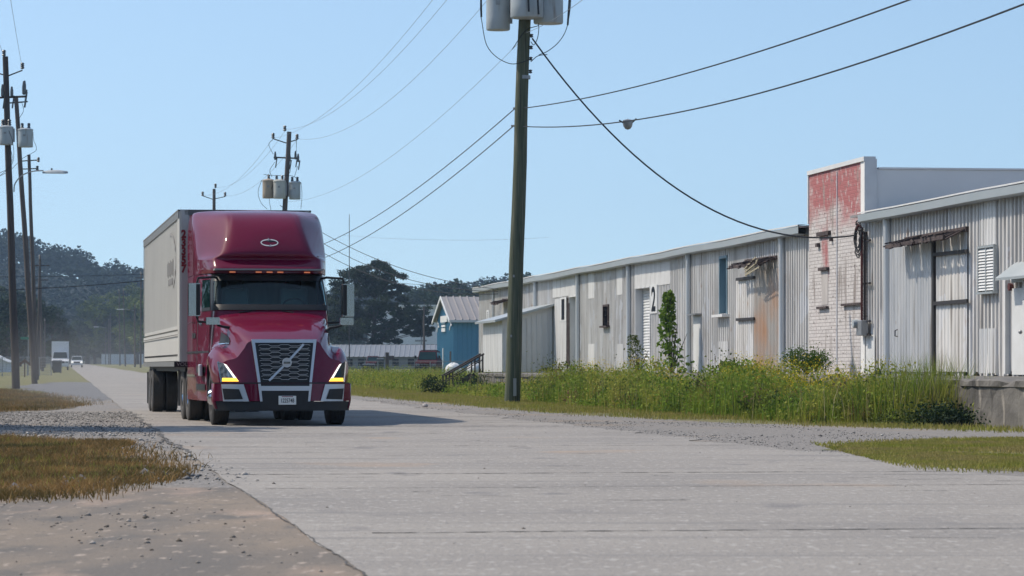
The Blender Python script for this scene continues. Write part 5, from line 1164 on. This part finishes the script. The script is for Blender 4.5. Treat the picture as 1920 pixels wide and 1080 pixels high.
# ---- fences
def fence(name, label, p, q, h, n, m='iron', spacing=3.0):
    p, q = Vector(p), Vector(q); t = thing(name, label, 'fence', p); L_ = (q - p).length; k = int(L_ / spacing); d = q - p
    for i in range(k + 1): a = d * (i / k); MB().tube([(a.x, a.y, -.2), (a.x, a.y, h)], .035, 6).build('post', M['steel'], t)
    MB().tube([(0, 0, h), (d.x, d.y, d.z + h)], .025, 6).build('top_rail', M['steel'], t)
    mb = MB()
    for j in range(n): z = h * (j + .5) / n; mb.tube([(0, 0, z), (d.x, d.y, d.z + z)], .008, 4)
    k2 = int(L_ / .35)
    for i in range(k2): a = d * (i / k2); b = d * ((i + 1.0) / k2); mb.tube([(a.x, a.y, 0), (b.x, b.y, h)], .006, 3, False); mb.tube([(a.x, a.y, h), (b.x, b.y, 0)], .006, 3, False)
    mb.build('wire_mesh', M['steel'], t); return t
fence('chain_link_fence', 'chain link fence behind the weeds in front of the low building', GY(610, 238), GY(905, 238), 1.15, 7)
fence('chain_link_fence', 'chain link fence behind the poles at the left edge', GY(-20, 240), GY(96, 255), 1.45, 7)
gp = thing('gate_post', 'stout grey wooden post standing in the chain link fence', 'post', GY(726, 234)); MB().box((0, 0, .85), (.26, .26, 1.9)).build('post', M['pole_grey'], gp, bevel=.02); MB().box((.3, 0, 1.4), (.4, .05, .3)).build('board', M['pole_grey'], gp)
um = thing('radio_mast', 'thin radio mast rising above the pine tree', 'mast', GY(655, 455)); MB().tube([(0, 0, 0), (0, 0, 22)], [.09, .04], 6).build('mast', M['iron'], um)
up, b_, z_ = pole(795, 345, 575, 0, .14, .1, 'pole_grey', 'short utility pole beside the red vehicle and blue building')
arm(up, (-.5, 0, z_ - .4), (.5, 0, z_ - .4), .05)

# ---- vehicles
def vehicle(name, label, cat, loc, rz, kind, paint, lights=False):
    t = thing(name, label, cat, loc, rz)
    L_, Wd, H, hood_h, kh = {'suv': (4.6, .92, 1.75, 1.05, 'c'), 'pickup': (5.6, 1.0, 1.95, 1.2, 'c'), 'box': (7.0, 1.05, 2.5, 1.35, 'b')}[kind]
    prof = {'suv': [(0, .35), (0, .85), (.15, 1.0), (1.1, hood_h), (4.5, 1.1), (4.6, .95), (4.6, .35)], 'pickup': [(0, .4), (0, 1.0), (.2, 1.15), (1.4, hood_h), (5.5, 1.2), (5.6, 1.1), (5.6, .45)], 'box': [(0, .45), (0, 1.1), (.2, 1.25), (1.3, 1.4), (2.6, 1.45), (2.6, .5)]}[kind]
    b = MB().prism(prof, -Wd, Wd, 'X').build('body', M[paint], t, bevel=.07, smooth=True)
    gh = {'suv': [(1.1, 1.03), (1.75, H), (4.1, H), (4.5, 1.1)], 'pickup': [(1.4, 1.18), (2.0, H), (3.4, H), (3.7, 1.18)], 'box': [(1.25, 1.38), (1.75, 2.35), (2.55, 2.35), (2.6, 1.4)]}[kind]
    g = MB(); n = len(gh); vs = [(-Wd * (.93 if z < 1.5 else .8), y, z) for y, z in gh] + [(Wd * (.93 if z < 1.5 else .8), y, z) for y, z in gh]; g.add(vs, [tuple(range(n))[::-1], tuple(range(n, 2 * n))] + [(i, (i + 1) % n, n + (i + 1) % n, n + i) for i in range(n)]); cabn = g.build('cabin', M[paint], t, bevel=.05, smooth=True)
    (ya, za), (yb, zb_) = gh[0], gh[1]; f = lambda q: (ya + (yb - ya) * q, za + (zb_ - za) * q)
    q0, q1 = f(.12), f(.88); MB().add([(-Wd * .86, q0[0] - .03, q0[1]), (Wd * .86, q0[0] - .03, q0[1]), (Wd * .74, q1[0] - .03, q1[1]), (-Wd * .74, q1[0] - .03, q1[1])], [(0, 1, 2, 3)]).build('windshield', M['glass_dark'], cabn, solid=.01)
    for s in (-1, 1):
        y1_, y2_ = gh[1][0] + .05, gh[2][0] - .1
        MB().add([(s * Wd * .925, gh[0][0] + .35, 1.22), (s * Wd * .925, gh[3][0] - .15, 1.25), (s * Wd * .815, y2_, gh[1][1] - .12), (s * Wd * .815, y1_, gh[1][1] - .12)], [(0, 1, 2, 3)]).build('side_window', M['glass_dark'], cabn, solid=.01)
        MB().box((s * Wd * .76, -.01, prof[1][1] - .12), (.34, .06, .2)).build('headlight', M['led_white' if lights else 'lamp_glass'], b, bevel=.03)
        MB().box((s * (Wd + .12), gh[0][0] + .25, 1.3 if kind != 'box' else 1.7), (.16, .1, .2 if kind != 'box' else .4)).build('mirror', M['black'], t, bevel=.02)
        for y in ((.85, L_ - .95)): wheel(t, (s * (Wd - .12), y, .38), s, .38, .22, 'drive', 'rubber', 'satin')
    MB().box((0, -.02, prof[1][1] - .12), (Wd * 1.05, .05, .24)).build('grille', M['black'], b, bevel=.01); MB().box((0, -.06, .52), (Wd * 1.9, .14, .2)).build('bumper', M['satin' if kind != 'suv' else 'black'], b, bevel=.03)
    if kind == 'box':
        MB().box((0, 4.9, 2.35), (2.15, 4.6, 2.5)).build('cargo_box', M['car_white'], t, bevel=.04); MB().box((0, 4.8, .8), (.9, 4.4, .3)).build('chassis', M['black'], t)
    if kind == 'suv':
        MB().box((0, 2.9, H + .04), (1.3, 1.8, .05)).build('roof_rack', M['black'], t, bevel=.01)
    return t
p = GY(144, 545); vehicle('pickup_truck', 'white pickup truck with headlights on driving up the distant road', 'truck', p, R(8), 'pickup', 'car_white', True)
p = GY(113, 400); vehicle('box_truck', 'white box truck parked beside the road left of the oncoming pickup', 'truck', p, R(8), 'box', 'car_white')
p = GY(798, 262); rs_ = vehicle('red_suv', 'dark red vehicle parked beside the blue building behind the fence', 'car', p, R(-5), 'suv', 'car_red'); rs_.scale = (.95, 1.0, 1.15)
p = GY(700, 430); vehicle('red_car', 'dark red vehicle parked behind the bins near the low building', 'car', p, R(4), 'suv', 'car_red')
def bin_(px, Y, w_, d_, h_, label, group=None):
    t = thing('bin', label, 'bin', GY(px, Y), 0, group); MB().hexa([(-w_ * .42, -d_ * .42, .06), (w_ * .42, -d_ * .42, .06), (w_ * .42, d_ * .42, .06), (-w_ * .42, d_ * .42, .06), (-w_ / 2, -d_ / 2, h_), (w_ / 2, -d_ / 2, h_), (w_ / 2, d_ / 2, h_), (-w_ / 2, d_ / 2, h_)]).build('body', M['bin'], t, bevel=.02)
    MB().hexa([(-w_ * .53, -d_ * .53, h_), (w_ * .53, -d_ * .53, h_), (w_ * .53, d_ * .53, h_), (-w_ * .53, d_ * .53, h_), (-w_ * .48, -d_ * .5, h_ + .06), (w_ * .48, -d_ * .5, h_ + .06), (w_ * .48, d_ * .5, h_ + .14), (-w_ * .48, d_ * .5, h_ + .14)]).build('lid', M['bin'], t)
    for s in (-1, 1): MB().lathe([(.001, -.04), (.1, -.04), (.1, .04), (.001, .04)], (s * w_ * .38, d_ * .4, .1), 'X', 10).build('wheel', M['rubber'], t)
bin_(107, 300, .85, .8, 1.1, 'dark green bin standing before the parked box truck'); bin_(713, 262, .62, .7, 1.25, 'tall dark bin beside the fence post'); bin_(691, 262, 1.0, .8, .8, 'wide low dark bin left of the tall bin')
for i, (px, w_) in enumerate([(850, .5), (890, .5)]):
    t = thing('wrapped_bale', ['white wrapped bundle on the ground before the blue building', 'white wrapped bundle half hidden by the stair handrail'][i], 'bundle', GY(px, 195)); r_ = np.random.default_rng(i); S = []
    for a in np.linspace(0, math.pi, 12): S.append([(w_ * math.cos(b) * math.sin(a) * (1 + r_.normal() * .03) - 0, .5 * math.sin(b) * math.sin(a), .62 + .44 * math.cos(a) * (1 + .08 * math.sin(5 * b + 3 * a))) for b in np.linspace(0, 2 * math.pi, 25)])
    S = np.array(S); S[:, -1] = S[:, 0]; MB().grid(S).build('wrapping', M['white'], t, smooth='all')
ss = thing('street_sign', 'green street name sign on a thin post behind the left poles', 'sign', GY(53, 260)); MB().tube([(0, 0, 0), (0, 0, 3.3)], .04, 6).build('post', M['steel'], ss); MB().box((-.25, -.03, 3.0), (.75, .03, .2)).build('name_panel', M['sign_green'], ss, bevel=.01)
rb = thing('barrier_sign', 'brown crossed board barrier beside the dark left pole', 'barrier', GY(46, 232)); MB().box((-.18, 0, 1.05), (.62, .05, .16), ry=R(-38)).build('board', M['wood_sign'], rb); MB().box((.2, .06, 1.05), (.62, .05, .16), ry=R(38)).build('board', M['wood_sign'], rb); MB().box((0, .1, .6), (.08, .06, 1.3)).build('post', M['wood_sign'], rb)

# ================================================================== TREES
def tree_mesh(name, h, rx, n_cl, n_leaf, leaf, m, seed, base=.3, kind='round', clr=.28):
    r_ = np.random.default_rng(seed); C_ = []
    t = bpy.data.objects.new(name, None); link(t)
    for k in range(n_cl):
        if kind == 'pine':
            f = r_.uniform(0, 1) ** .8; z = h * (base + (1 - base) * f); rr = rx * (.55 + .5 * math.sin(f * 2.6)) * r_.uniform(.25, 1); a = r_.uniform(0, 6.3)
        else:
            f = r_.uniform(0, 1); z = h * (base + (1 - base) * f * .95); rr = rx * math.sqrt(max(.05, 1 - (2 * f - .85) ** 2 * .8)) * math.sqrt(r_.uniform(.05, 1)); a = r_.uniform(0, 6.3)
        C_.append((rr * math.cos(a), rr * math.sin(a), z))
    C_ = np.array(C_); cr = rx * clr * r_.uniform(.55, 1.25, n_cl); idx = r_.integers(0, n_cl, n_leaf); d = r_.normal(size=(n_leaf, 3)); d /= np.linalg.norm(d, axis=1)[:, None]; q = r_.uniform(.55, 1.05, n_leaf)
    P = C_[idx] + d * (cr[idx] * q)[:, None] * np.array([1, 1, .45 if kind == 'pine' else .75]); tone = np.clip(r_.uniform(0, 1, n_cl)[idx] * .7 + r_.uniform(0, .3, n_leaf), 0, 1)
    V, qd, c, rn = leaf_arrays(P, leaf, r_, .3, tone); npmesh('crown', V, qd, c, M[m], t, rn)
    mb = MB(); zt = h * (.9 if kind == 'pine' else .7); mb.tube([(0, 0, -.2), (.05 * h * .2, 0, zt * .4), (-.02 * h, .01 * h, zt)], [h * .022 + .05, h * .016 + .03, .05], 8)
    for k in r_.permutation(n_cl)[:min(n_cl, 14)]:
        c_ = C_[k]; z0 = max(h * base * .7, c_[2] * .72); mb.tube([(0, 0, min(z0, zt)), (c_[0] * .5, c_[1] * .5, (z0 + c_[2]) / 2 - .02 * h), tuple(c_)], [h * .009 + .02, h * .006 + .01, .02], 5)
    mb.build('trunk', M['bark'], t, smooth=True); return t
def place(proto, used, px, Y, ytop, label, h0, group=None, cat='tree', wf=1.0, rz=None):
    o = proto if proto.name not in used else copy_tree(proto); used.add(proto.name); b = GY(px, Y); zt = CAMZ + (689 - ytop) / 6000 * Y - b.z; s = zt / h0
    o.location = b; o.scale = (s * wf, s * wf, s); o.rotation_euler = (0, 0, random.uniform(0, 6.3) if rz is None else rz); tag(o, label, cat, group); return o
used = set()
Tm = [tree_mesh('broadleaf_tree', 16, 5.5, 46, 5200, .62, 'leaf_mid', 11, .22), tree_mesh('broadleaf_tree', 16, 5.0, 40, 5200, .62, 'leaf_dark', 12, .2), tree_mesh('broadleaf_tree', 18, 4.6, 44, 5200, .62, 'leaf_mid', 13, .15)]
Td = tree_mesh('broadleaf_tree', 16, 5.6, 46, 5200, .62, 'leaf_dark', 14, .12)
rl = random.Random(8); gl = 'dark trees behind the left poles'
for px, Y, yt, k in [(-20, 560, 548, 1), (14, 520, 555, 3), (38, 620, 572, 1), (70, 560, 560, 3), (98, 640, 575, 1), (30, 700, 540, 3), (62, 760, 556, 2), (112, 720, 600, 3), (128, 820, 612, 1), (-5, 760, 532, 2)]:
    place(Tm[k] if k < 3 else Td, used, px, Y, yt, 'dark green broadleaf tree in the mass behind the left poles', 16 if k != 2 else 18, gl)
gr_ = 'yellow green trees at the road end'
for px, Y, yt, k in [(148, 960, 600, 3), (166, 1000, 590, 0), (178, 990, 556, 0), (196, 1010, 574, 2), (210, 1030, 548, 0), (228, 990, 556, 2), (244, 1000, 535, 0), (258, 960, 552, 0), (272, 930, 538, 2), (290, 900, 545, 0), (162, 1040, 575, 3), (205, 990, 598, 3)]:
    place(Tm[k] if k < 3 else Td, used, px, Y, yt, 'yellow green broadleaf tree in the mass at the road end', 16 if k != 2 else 18, gr_)
gw = 'trees behind the blue and white buildings'
for px, Y, yt, k in [(590, 780, 560, 1), (625, 800, 548, 3), (655, 760, 556, 1), (830, 700, 528, 3), (862, 730, 534, 1), (884, 760, 538, 3), (845, 800, 522, 1), (905, 700, 528, 1), (925, 760, 524, 3), (950, 720, 528, 1), (975, 760, 514, 3), (1003, 720, 510, 1), (808, 760, 530, 1), (780, 800, 540, 3), (870, 660, 545, 3), (815, 680, 548, 1)]:
    place(Tm[k] if k < 3 else Td, used, px, Y, yt, 'dark tree in the tree line behind the blue and white buildings', 16 if k != 2 else 18, gw)
# the big pine: clumps placed one by one
def big_pine():
    Y = 500; s = 12.0; b = GY(703, Y); t = thing('pine_tree', 'large spreading dark pine tree behind the low building', 'tree', b); r_ = np.random.default_rng(21)
    cl = [(690, 505, 22), (665, 515, 24), (715, 503, 20), (738, 518, 18), (750, 540, 14), (645, 535, 22), (700, 525, 26), (675, 545, 24), (725, 545, 18), (752, 560, 10), (628, 560, 20), (655, 570, 22), (640, 595, 24), (668, 600, 22), (700, 575, 14), (735, 575, 12), (620, 590, 22), (765, 580, 16), (790, 590, 18), (808, 600, 12), (748, 592, 12), (775, 606, 16), (800, 620, 12), (690, 612, 16), (640, 625, 24), (610, 620, 22), (665, 630, 18), (720, 632, 12), (745, 640, 8), (700, 640, 10), (600, 580, 20), (760, 622, 8), (782, 626, 10), (733, 608, 8), (700, 590, 22), (722, 612, 18), (684, 590, 24), (762, 602, 16), (716, 570, 18), (650, 610, 26), (700, 550, 24), (735, 626, 13), (672, 615, 24), (782, 600, 14)]
    P = []; tone = []; C_ = []
    for (x, y, r0) in cl:
        c = np.array([(x - 703) / s, r_.normal() * 3.0, CAMZ + (689 - y) / s - b.z]); C_.append(c); R0 = r0 / s
        for q in range(10):
            cc = c + r_.normal(size=3) * [R0 * .55, R0 * .8, R0 * .32]; n = 200; d = r_.normal(size=(n, 3)); d /= np.linalg.norm(d, axis=1)[:, None]; P.append(cc + d * (R0 * .60 * r_.uniform(.3, 1.05, n))[:, None] * [1, 1, .5]); tone.append(np.clip(r_.uniform() * .7 + r_.uniform(0, .3, n), 0, 1))
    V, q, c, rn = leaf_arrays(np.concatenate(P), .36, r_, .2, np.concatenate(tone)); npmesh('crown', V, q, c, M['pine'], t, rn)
    mb = MB(); mb.tube([(0, 0, -.2), (-.2, 0, 5), (.1, 0, 10), (-.6, 0, 15)], [.42, .36, .28, .12], 10); mb.build('trunk', M['bark'], t, smooth=True)
    mb = MB()
    for c_ in C_[::1]:
        z0 = max(3.0, min(13.5, c_[2] * .75)); mb.tube([(-.1, 0, z0), (c_[0] * .45, c_[1] * .5, z0 + (c_[2] - z0) * .35), tuple(c_)], [.10, .07, .03], 6)
    mb.build('limb', M['bark'], t, smooth=True)
big_pine()
# small plants one can tell apart
def sapling(name, label, px, v, py_top, n_leaf, leaf, wd, m, stems=7, base_bush=0, seed=0, z0=None):
    u = U(px, v); b = rd(u, v, DZ if z0 is None else z0); zt = CAMZ + (689 - py_top) / 6000 * b.y - b.z; t = thing(name, label, 'plant', b); r_ = np.random.default_rng(seed)
    f = r_.beta(2.0, 1.15, n_leaf); z = zt * (.12 + .88 * f); wdt = wd * (1.25 - f * .85); a = r_.uniform(0, 6.3, n_leaf); rr = wdt * np.sqrt(r_.uniform(0, 1, n_leaf)); P = np.column_stack([rr * np.cos(a) + .06 * np.sin(z * 3) - .15 * (z / zt), rr * np.sin(a), z])
    if base_bush: 
        q = r_.normal(size=(base_bush, 3)) * [wd * .9, wd * .8, .22] + [0, 0, .35]; q[:, 2] = np.abs(q[:, 2]); P = np.concatenate([P, q])
    V, qd, c, rn = leaf_arrays(P, leaf, r_); npmesh('leaves', V, qd, c, M[m], t, rn)
    mb = MB()
    for k in range(stems):
        dx_, dy_ = r_.normal(size=2) * wd * .6; hh = zt * (.95 if k == 0 else r_.uniform(.3, .7)); dx_ = -.15 if k == 0 else dx_; mb.tube([(dx_ * .1, dy_ * .1, 0), (dx_ * .5, dy_ * .5, hh * .5), (dx_, dy_, hh)], [.025, .018, .006], 5)
    mb.build('stem', M['bark'], t); return t
sapling('sapling', 'tall slim green sapling growing on the dock beside sign 2', 1258, 20.6, 546, 620, .19, .40, 'leaf_bright', 9, 120, 1)
sapling('young_shrub', 'thin leafy shrub growing before the roller door frame', 1196, 20.8, 628, 420, .09, .42, 'leaf_mid', 8, 60, 2)
for i, (px, v, pt, lb_) in enumerate([(1370, 20.4, 678, 'small grey green bush below the tall blue window'), (1030, 20.6, 690, 'small bush growing by the lean-to shed corner')]): sapling('small_bush', lb_, px, v, pt, 500, .08, .5, 'leaf_mid', 8, 120, 5 + i)
def tuft(name, label, px, v, py_top, n, spread, m, m2, seed, z0=0., w_=.014):
    u = U(px, v); b = rd(u, v, z0); h = CAMZ + (689 - py_top) / 6000 * b.y - z0; t = thing(name, label, 'grass clump', b); r_ = np.random.default_rng(seed); P = np.column_stack([r_.normal(size=(n, 2)) * spread * .3, np.zeros(n)])
    V, q, c, rn = blade_arrays(P, h, w_, .55, r_); npmesh('blades', V, q, c, M[m], t, rn); P = P[: n // 8]; V, q, c, rn = blade_arrays(P, h * 1.05, w_, .5, r_); npmesh('dry_blades', V, q, c, M[m2], t, rn); return t
tuft('grass_clump', 'tall arching grass clump in front of the big tin sliding doors', 1728, 15.4, 672, 900, 1.5, 'weed', 'weed_dry', 31); tuft('grass_clump', 'dry pale grass clump leaning in the weeds near the dock corner', 1625, 14.6, 712, 420, 1.3, 'weed', 'weed_dry', 32)
tuft('grass_clump', 'green grass clump at the foot of the weeds right of the dry clump', 1552, 14.2, 722, 500, 1.2, 'weed', 'weed_dry', 33)
def bush(name, label, px, v, py_top, rx, n, leaf, m, seed, z0=0):
    u = U(px, v); b = rd(u, v, z0); h = CAMZ + (689 - py_top) / 6000 * b.y - z0; t = thing(name, label, 'bush', b); r_ = np.random.default_rng(seed); K = 14; C_ = np.column_stack([r_.uniform(-rx, rx, K), r_.uniform(-.4, .4, K), r_.uniform(.15, .8, K) * h]); i = r_.integers(0, K, n); P = C_[i] + r_.normal(size=(n, 3)) * [.16, .16, .12]; P[:, 2] = np.abs(P[:, 2])
    V, q, c, rn = leaf_arrays(P, leaf, r_); npmesh('leaves', V, q, c, M[m], t, rn); mb = MB()
    for k in range(8): mb.tube([(0, 0, 0), tuple(C_[k])], [.02, .006], 4)
    mb.build('stem', M['bark'], t)
bush('round_shrub', 'rounded feathery green shrub before the left edge of the brick wall', 1513, 20.3, 640, .42, 3600, .06, 'leaf_bright', 40, DZ)
bush('bush', 'low dark green bush at the foot of the dock before its bare face', 1765, 15.2, 772, .45, 2200, .06, 'leaf_dark', 41)
bush('bush', 'grey green trailing bush beside the dark bush at the weeds end', 1715, 14.9, 776, .6, 2600, .045, 'leaf_mid', 42)
bush('bush', 'dark shrub in the lower weeds left of the dry grass clump', 1600, 14.6, 770, .5, 2000, .05, 'leaf_dark', 43)
bush('bush', 'dark bush growing against the loading dock stairs', 845, 13.8, 702, 1.1, 3200, .07, 'leaf_dark', 44)
rk = MB(); r_ = random.Random(2); rk.lathe([(.001, 0), (.07, .0), (.08, .04), (.05, .08), (.001, .09)], (0, 0, 0), 'Z', 9); o = rk.build('pale_stone', M['brick_plain'], None, smooth=True, loc=G(797, 763)); tag(o, 'pale round stone at the grass edge right of the truck', 'stone')
# tree just outside the left edge that shades the gravel verge
tS = tree_mesh('broadleaf_tree', 11, 3.5, 40, 11000, .32, 'leaf', 51, .3)
tS.location = (-13.6, 55.5, 0); tag(tS, 'roadside tree outside the left edge shading the gravel', 'tree')
# unseen woods added behind and left of the viewer to darken the truck's reflections
def wood(name, label, pts, n, leaf, m, seed):
    r_ = np.random.default_rng(seed); P = []; tone = []
    for (x, y, h, r0) in pts:
        k = n; z = r_.uniform(.02, 1, k) ** .8 * h; a = r_.uniform(0, 6.3, k); rr = r0 * np.sqrt(r_.uniform(0, 1, k)) * np.sqrt(np.clip(1.1 - (z / h) ** 2, .1, 1)); P.append(np.column_stack([x + rr * np.cos(a), y + rr * np.sin(a), z + gz(x, y)])); tone.append(np.clip(r_.uniform(0, .6) + r_.uniform(0, .4, k), 0, 1))
    V, q, c, rn = leaf_arrays(np.concatenate(P), leaf, r_, .3, np.concatenate(tone)); return tag(npmesh(name, V, q, c, M[m], None, rn), label, 'woodland', kind='stuff')
r_ = np.random.default_rng(77); pts = [(rd(-95 + r_.normal() * 5, v)[0], rd(-95, v)[1] + r_.normal() * 6, r_.uniform(13, 21), 6.5) for v in np.arange(-110, 110, 7)]
pts += [(rd(u, -62)[0] + r_.normal() * 4, rd(u, -62)[1], r_.uniform(12, 19), 6) for u in np.arange(-90, 130, 7)]
pts += [(rd(u, -35)[0] + r_.normal() * 2, rd(u, -35)[1], r_.uniform(13, 19), 4.5) for u in np.arange(132, 900, 9)]
wood('reflection_woods', 'added woodland outside the picture, behind and left of the viewer, for truck reflections', pts, 260, 2.3, 'leaf_dark', 5)

# ================================================================== HILLS
RID = [(-400, 419), (-100, 444), (0, 456), (55, 466), (100, 484), (140, 482), (165, 492), (190, 516), (215, 506), (250, 522), (300, 526), (420, 544), (560, 570), (650, 572), (760, 570), (850, 556), (900, 550), (930, 544), (960, 542), (1000, 540), (1100, 550), (1300, 562), (2400, 582)]
def ridge(px): return float(np.interp(px, [a for a, b in RID], [b for a, b in RID]))
YH = 1450
def hillz(x, y):
    px = 960 + 6000 * x / y; top = (689 - ridge(px)) / 6000 * YH - 9; f = min(1, max(0, (y - 1060) / (YH - 1060))); f = f * f * (3 - 2 * f); return gz(x, y) + .0 + max(0, top) * f * (1 + .05 * math.sin(x * .03 + y * .02)) - .3
xs = np.linspace(-420, 420, 90); ys = np.linspace(1055, 1640, 36)
S = np.array([[(x, y, hillz(x, y) if y < YH + 90 else hillz(x, y) * (1 - (y - YH - 90) / 300)) for x in xs] for y in ys]); tag(MB().grid(S).build('hills', M['hill'], None, smooth='all'), kind='structure')
r_ = np.random.default_rng(12); P = []; tone = []
K = 3600
for k in range(K):
    x = r_.uniform(-330, 60); y = r_.uniform(1070, YH + 40) if k % 3 else r_.uniform(YH - 60, YH + 20); z = hillz(x, y); h = r_.uniform(7, 15); rr = r_.uniform(3.0, 5.5); n = 34; d = r_.normal(size=(n, 3)); d /= np.linalg.norm(d, axis=1)[:, None]; d[:, 2] = np.abs(d[:, 2]) * 1.3 - .3
    P.append(np.array([x, y, z + h * .45]) + d * [rr, rr, h * .55]); tone.append(np.clip(r_.uniform(0, .65) + r_.uniform(0, .35, n), 0, 1))
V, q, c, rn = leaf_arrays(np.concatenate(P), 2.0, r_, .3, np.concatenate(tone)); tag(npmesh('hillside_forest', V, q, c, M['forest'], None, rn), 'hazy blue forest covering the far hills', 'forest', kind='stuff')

# ================================================================== AIR
hm_ = bpy.data.materials.new('haze'); hm_.use_nodes = True; t = hm_.node_tree; t.nodes.remove(t.nodes['Principled BSDF']); pv = t.nodes.new('ShaderNodeVolumePrincipled')
pv.inputs['Color'].default_value = (.55, .76, 1.0, 1); pv.inputs['Density'].default_value = .00016; pv.inputs['Anisotropy'].default_value = .0; t.links.new(pv.outputs[0], t.nodes['Material Output'].inputs['Volume'])
c8 = [rd(u, v) for u, v in ((-150, -520), (-150, 760), (1760, 760), (1760, -520))]
o = MB().hexa([(p.x, p.y, -1.3) for p in c8] + [(p.x, p.y, 96) for p in c8]).build('haze', hm_); tag(o, kind='stuff'); o['label'] = 'pale blue haze over the whole scene'; o['category'] = 'haze'

dm_ = bpy.data.materials.new('dust'); dm_.use_nodes = True; t = dm_.node_tree; N = t.nodes; N.remove(N['Principled BSDF']); pv = N.new('ShaderNodeVolumePrincipled'); pv.inputs['Color'].default_value = (.92, .88, .82, 1)
tc_ = N.new('ShaderNodeTexCoord'); ln = N.new('ShaderNodeVectorMath'); ln.operation = 'LENGTH'; t.links.new(tc_.outputs['Object'], ln.inputs[0])
mr_ = N.new('ShaderNodeMapRange'); mr_.interpolation_type = 'SMOOTHSTEP'; mr_.inputs[1].default_value = 1.0; mr_.inputs[2].default_value = .1; mr_.inputs[3].default_value = 0; mr_.inputs[4].default_value = .009; t.links.new(ln.outputs['Value'], mr_.inputs[0]); t.links.new(mr_.outputs[0], pv.inputs['Density']); t.links.new(pv.outputs[0], N['Material Output'].inputs['Volume'])
mb = MB(); mb.lathe([(.001, -1.0)] + [(math.sin(a), -math.cos(a)) for a in np.linspace(.2, 2.94, 12)] + [(.001, 1.0)], (0, 0, 0), 'Z', 24); o = mb.build('road_dust', dm_, smooth='all'); o.location = (-11.5, 86, .9); o.scale = (4.2, 20, 1.9); o.rotation_euler = (0, 0, R(9)); tag(o, 'thin pale dust trailing low behind the trailer wheels', 'dust', kind='stuff')
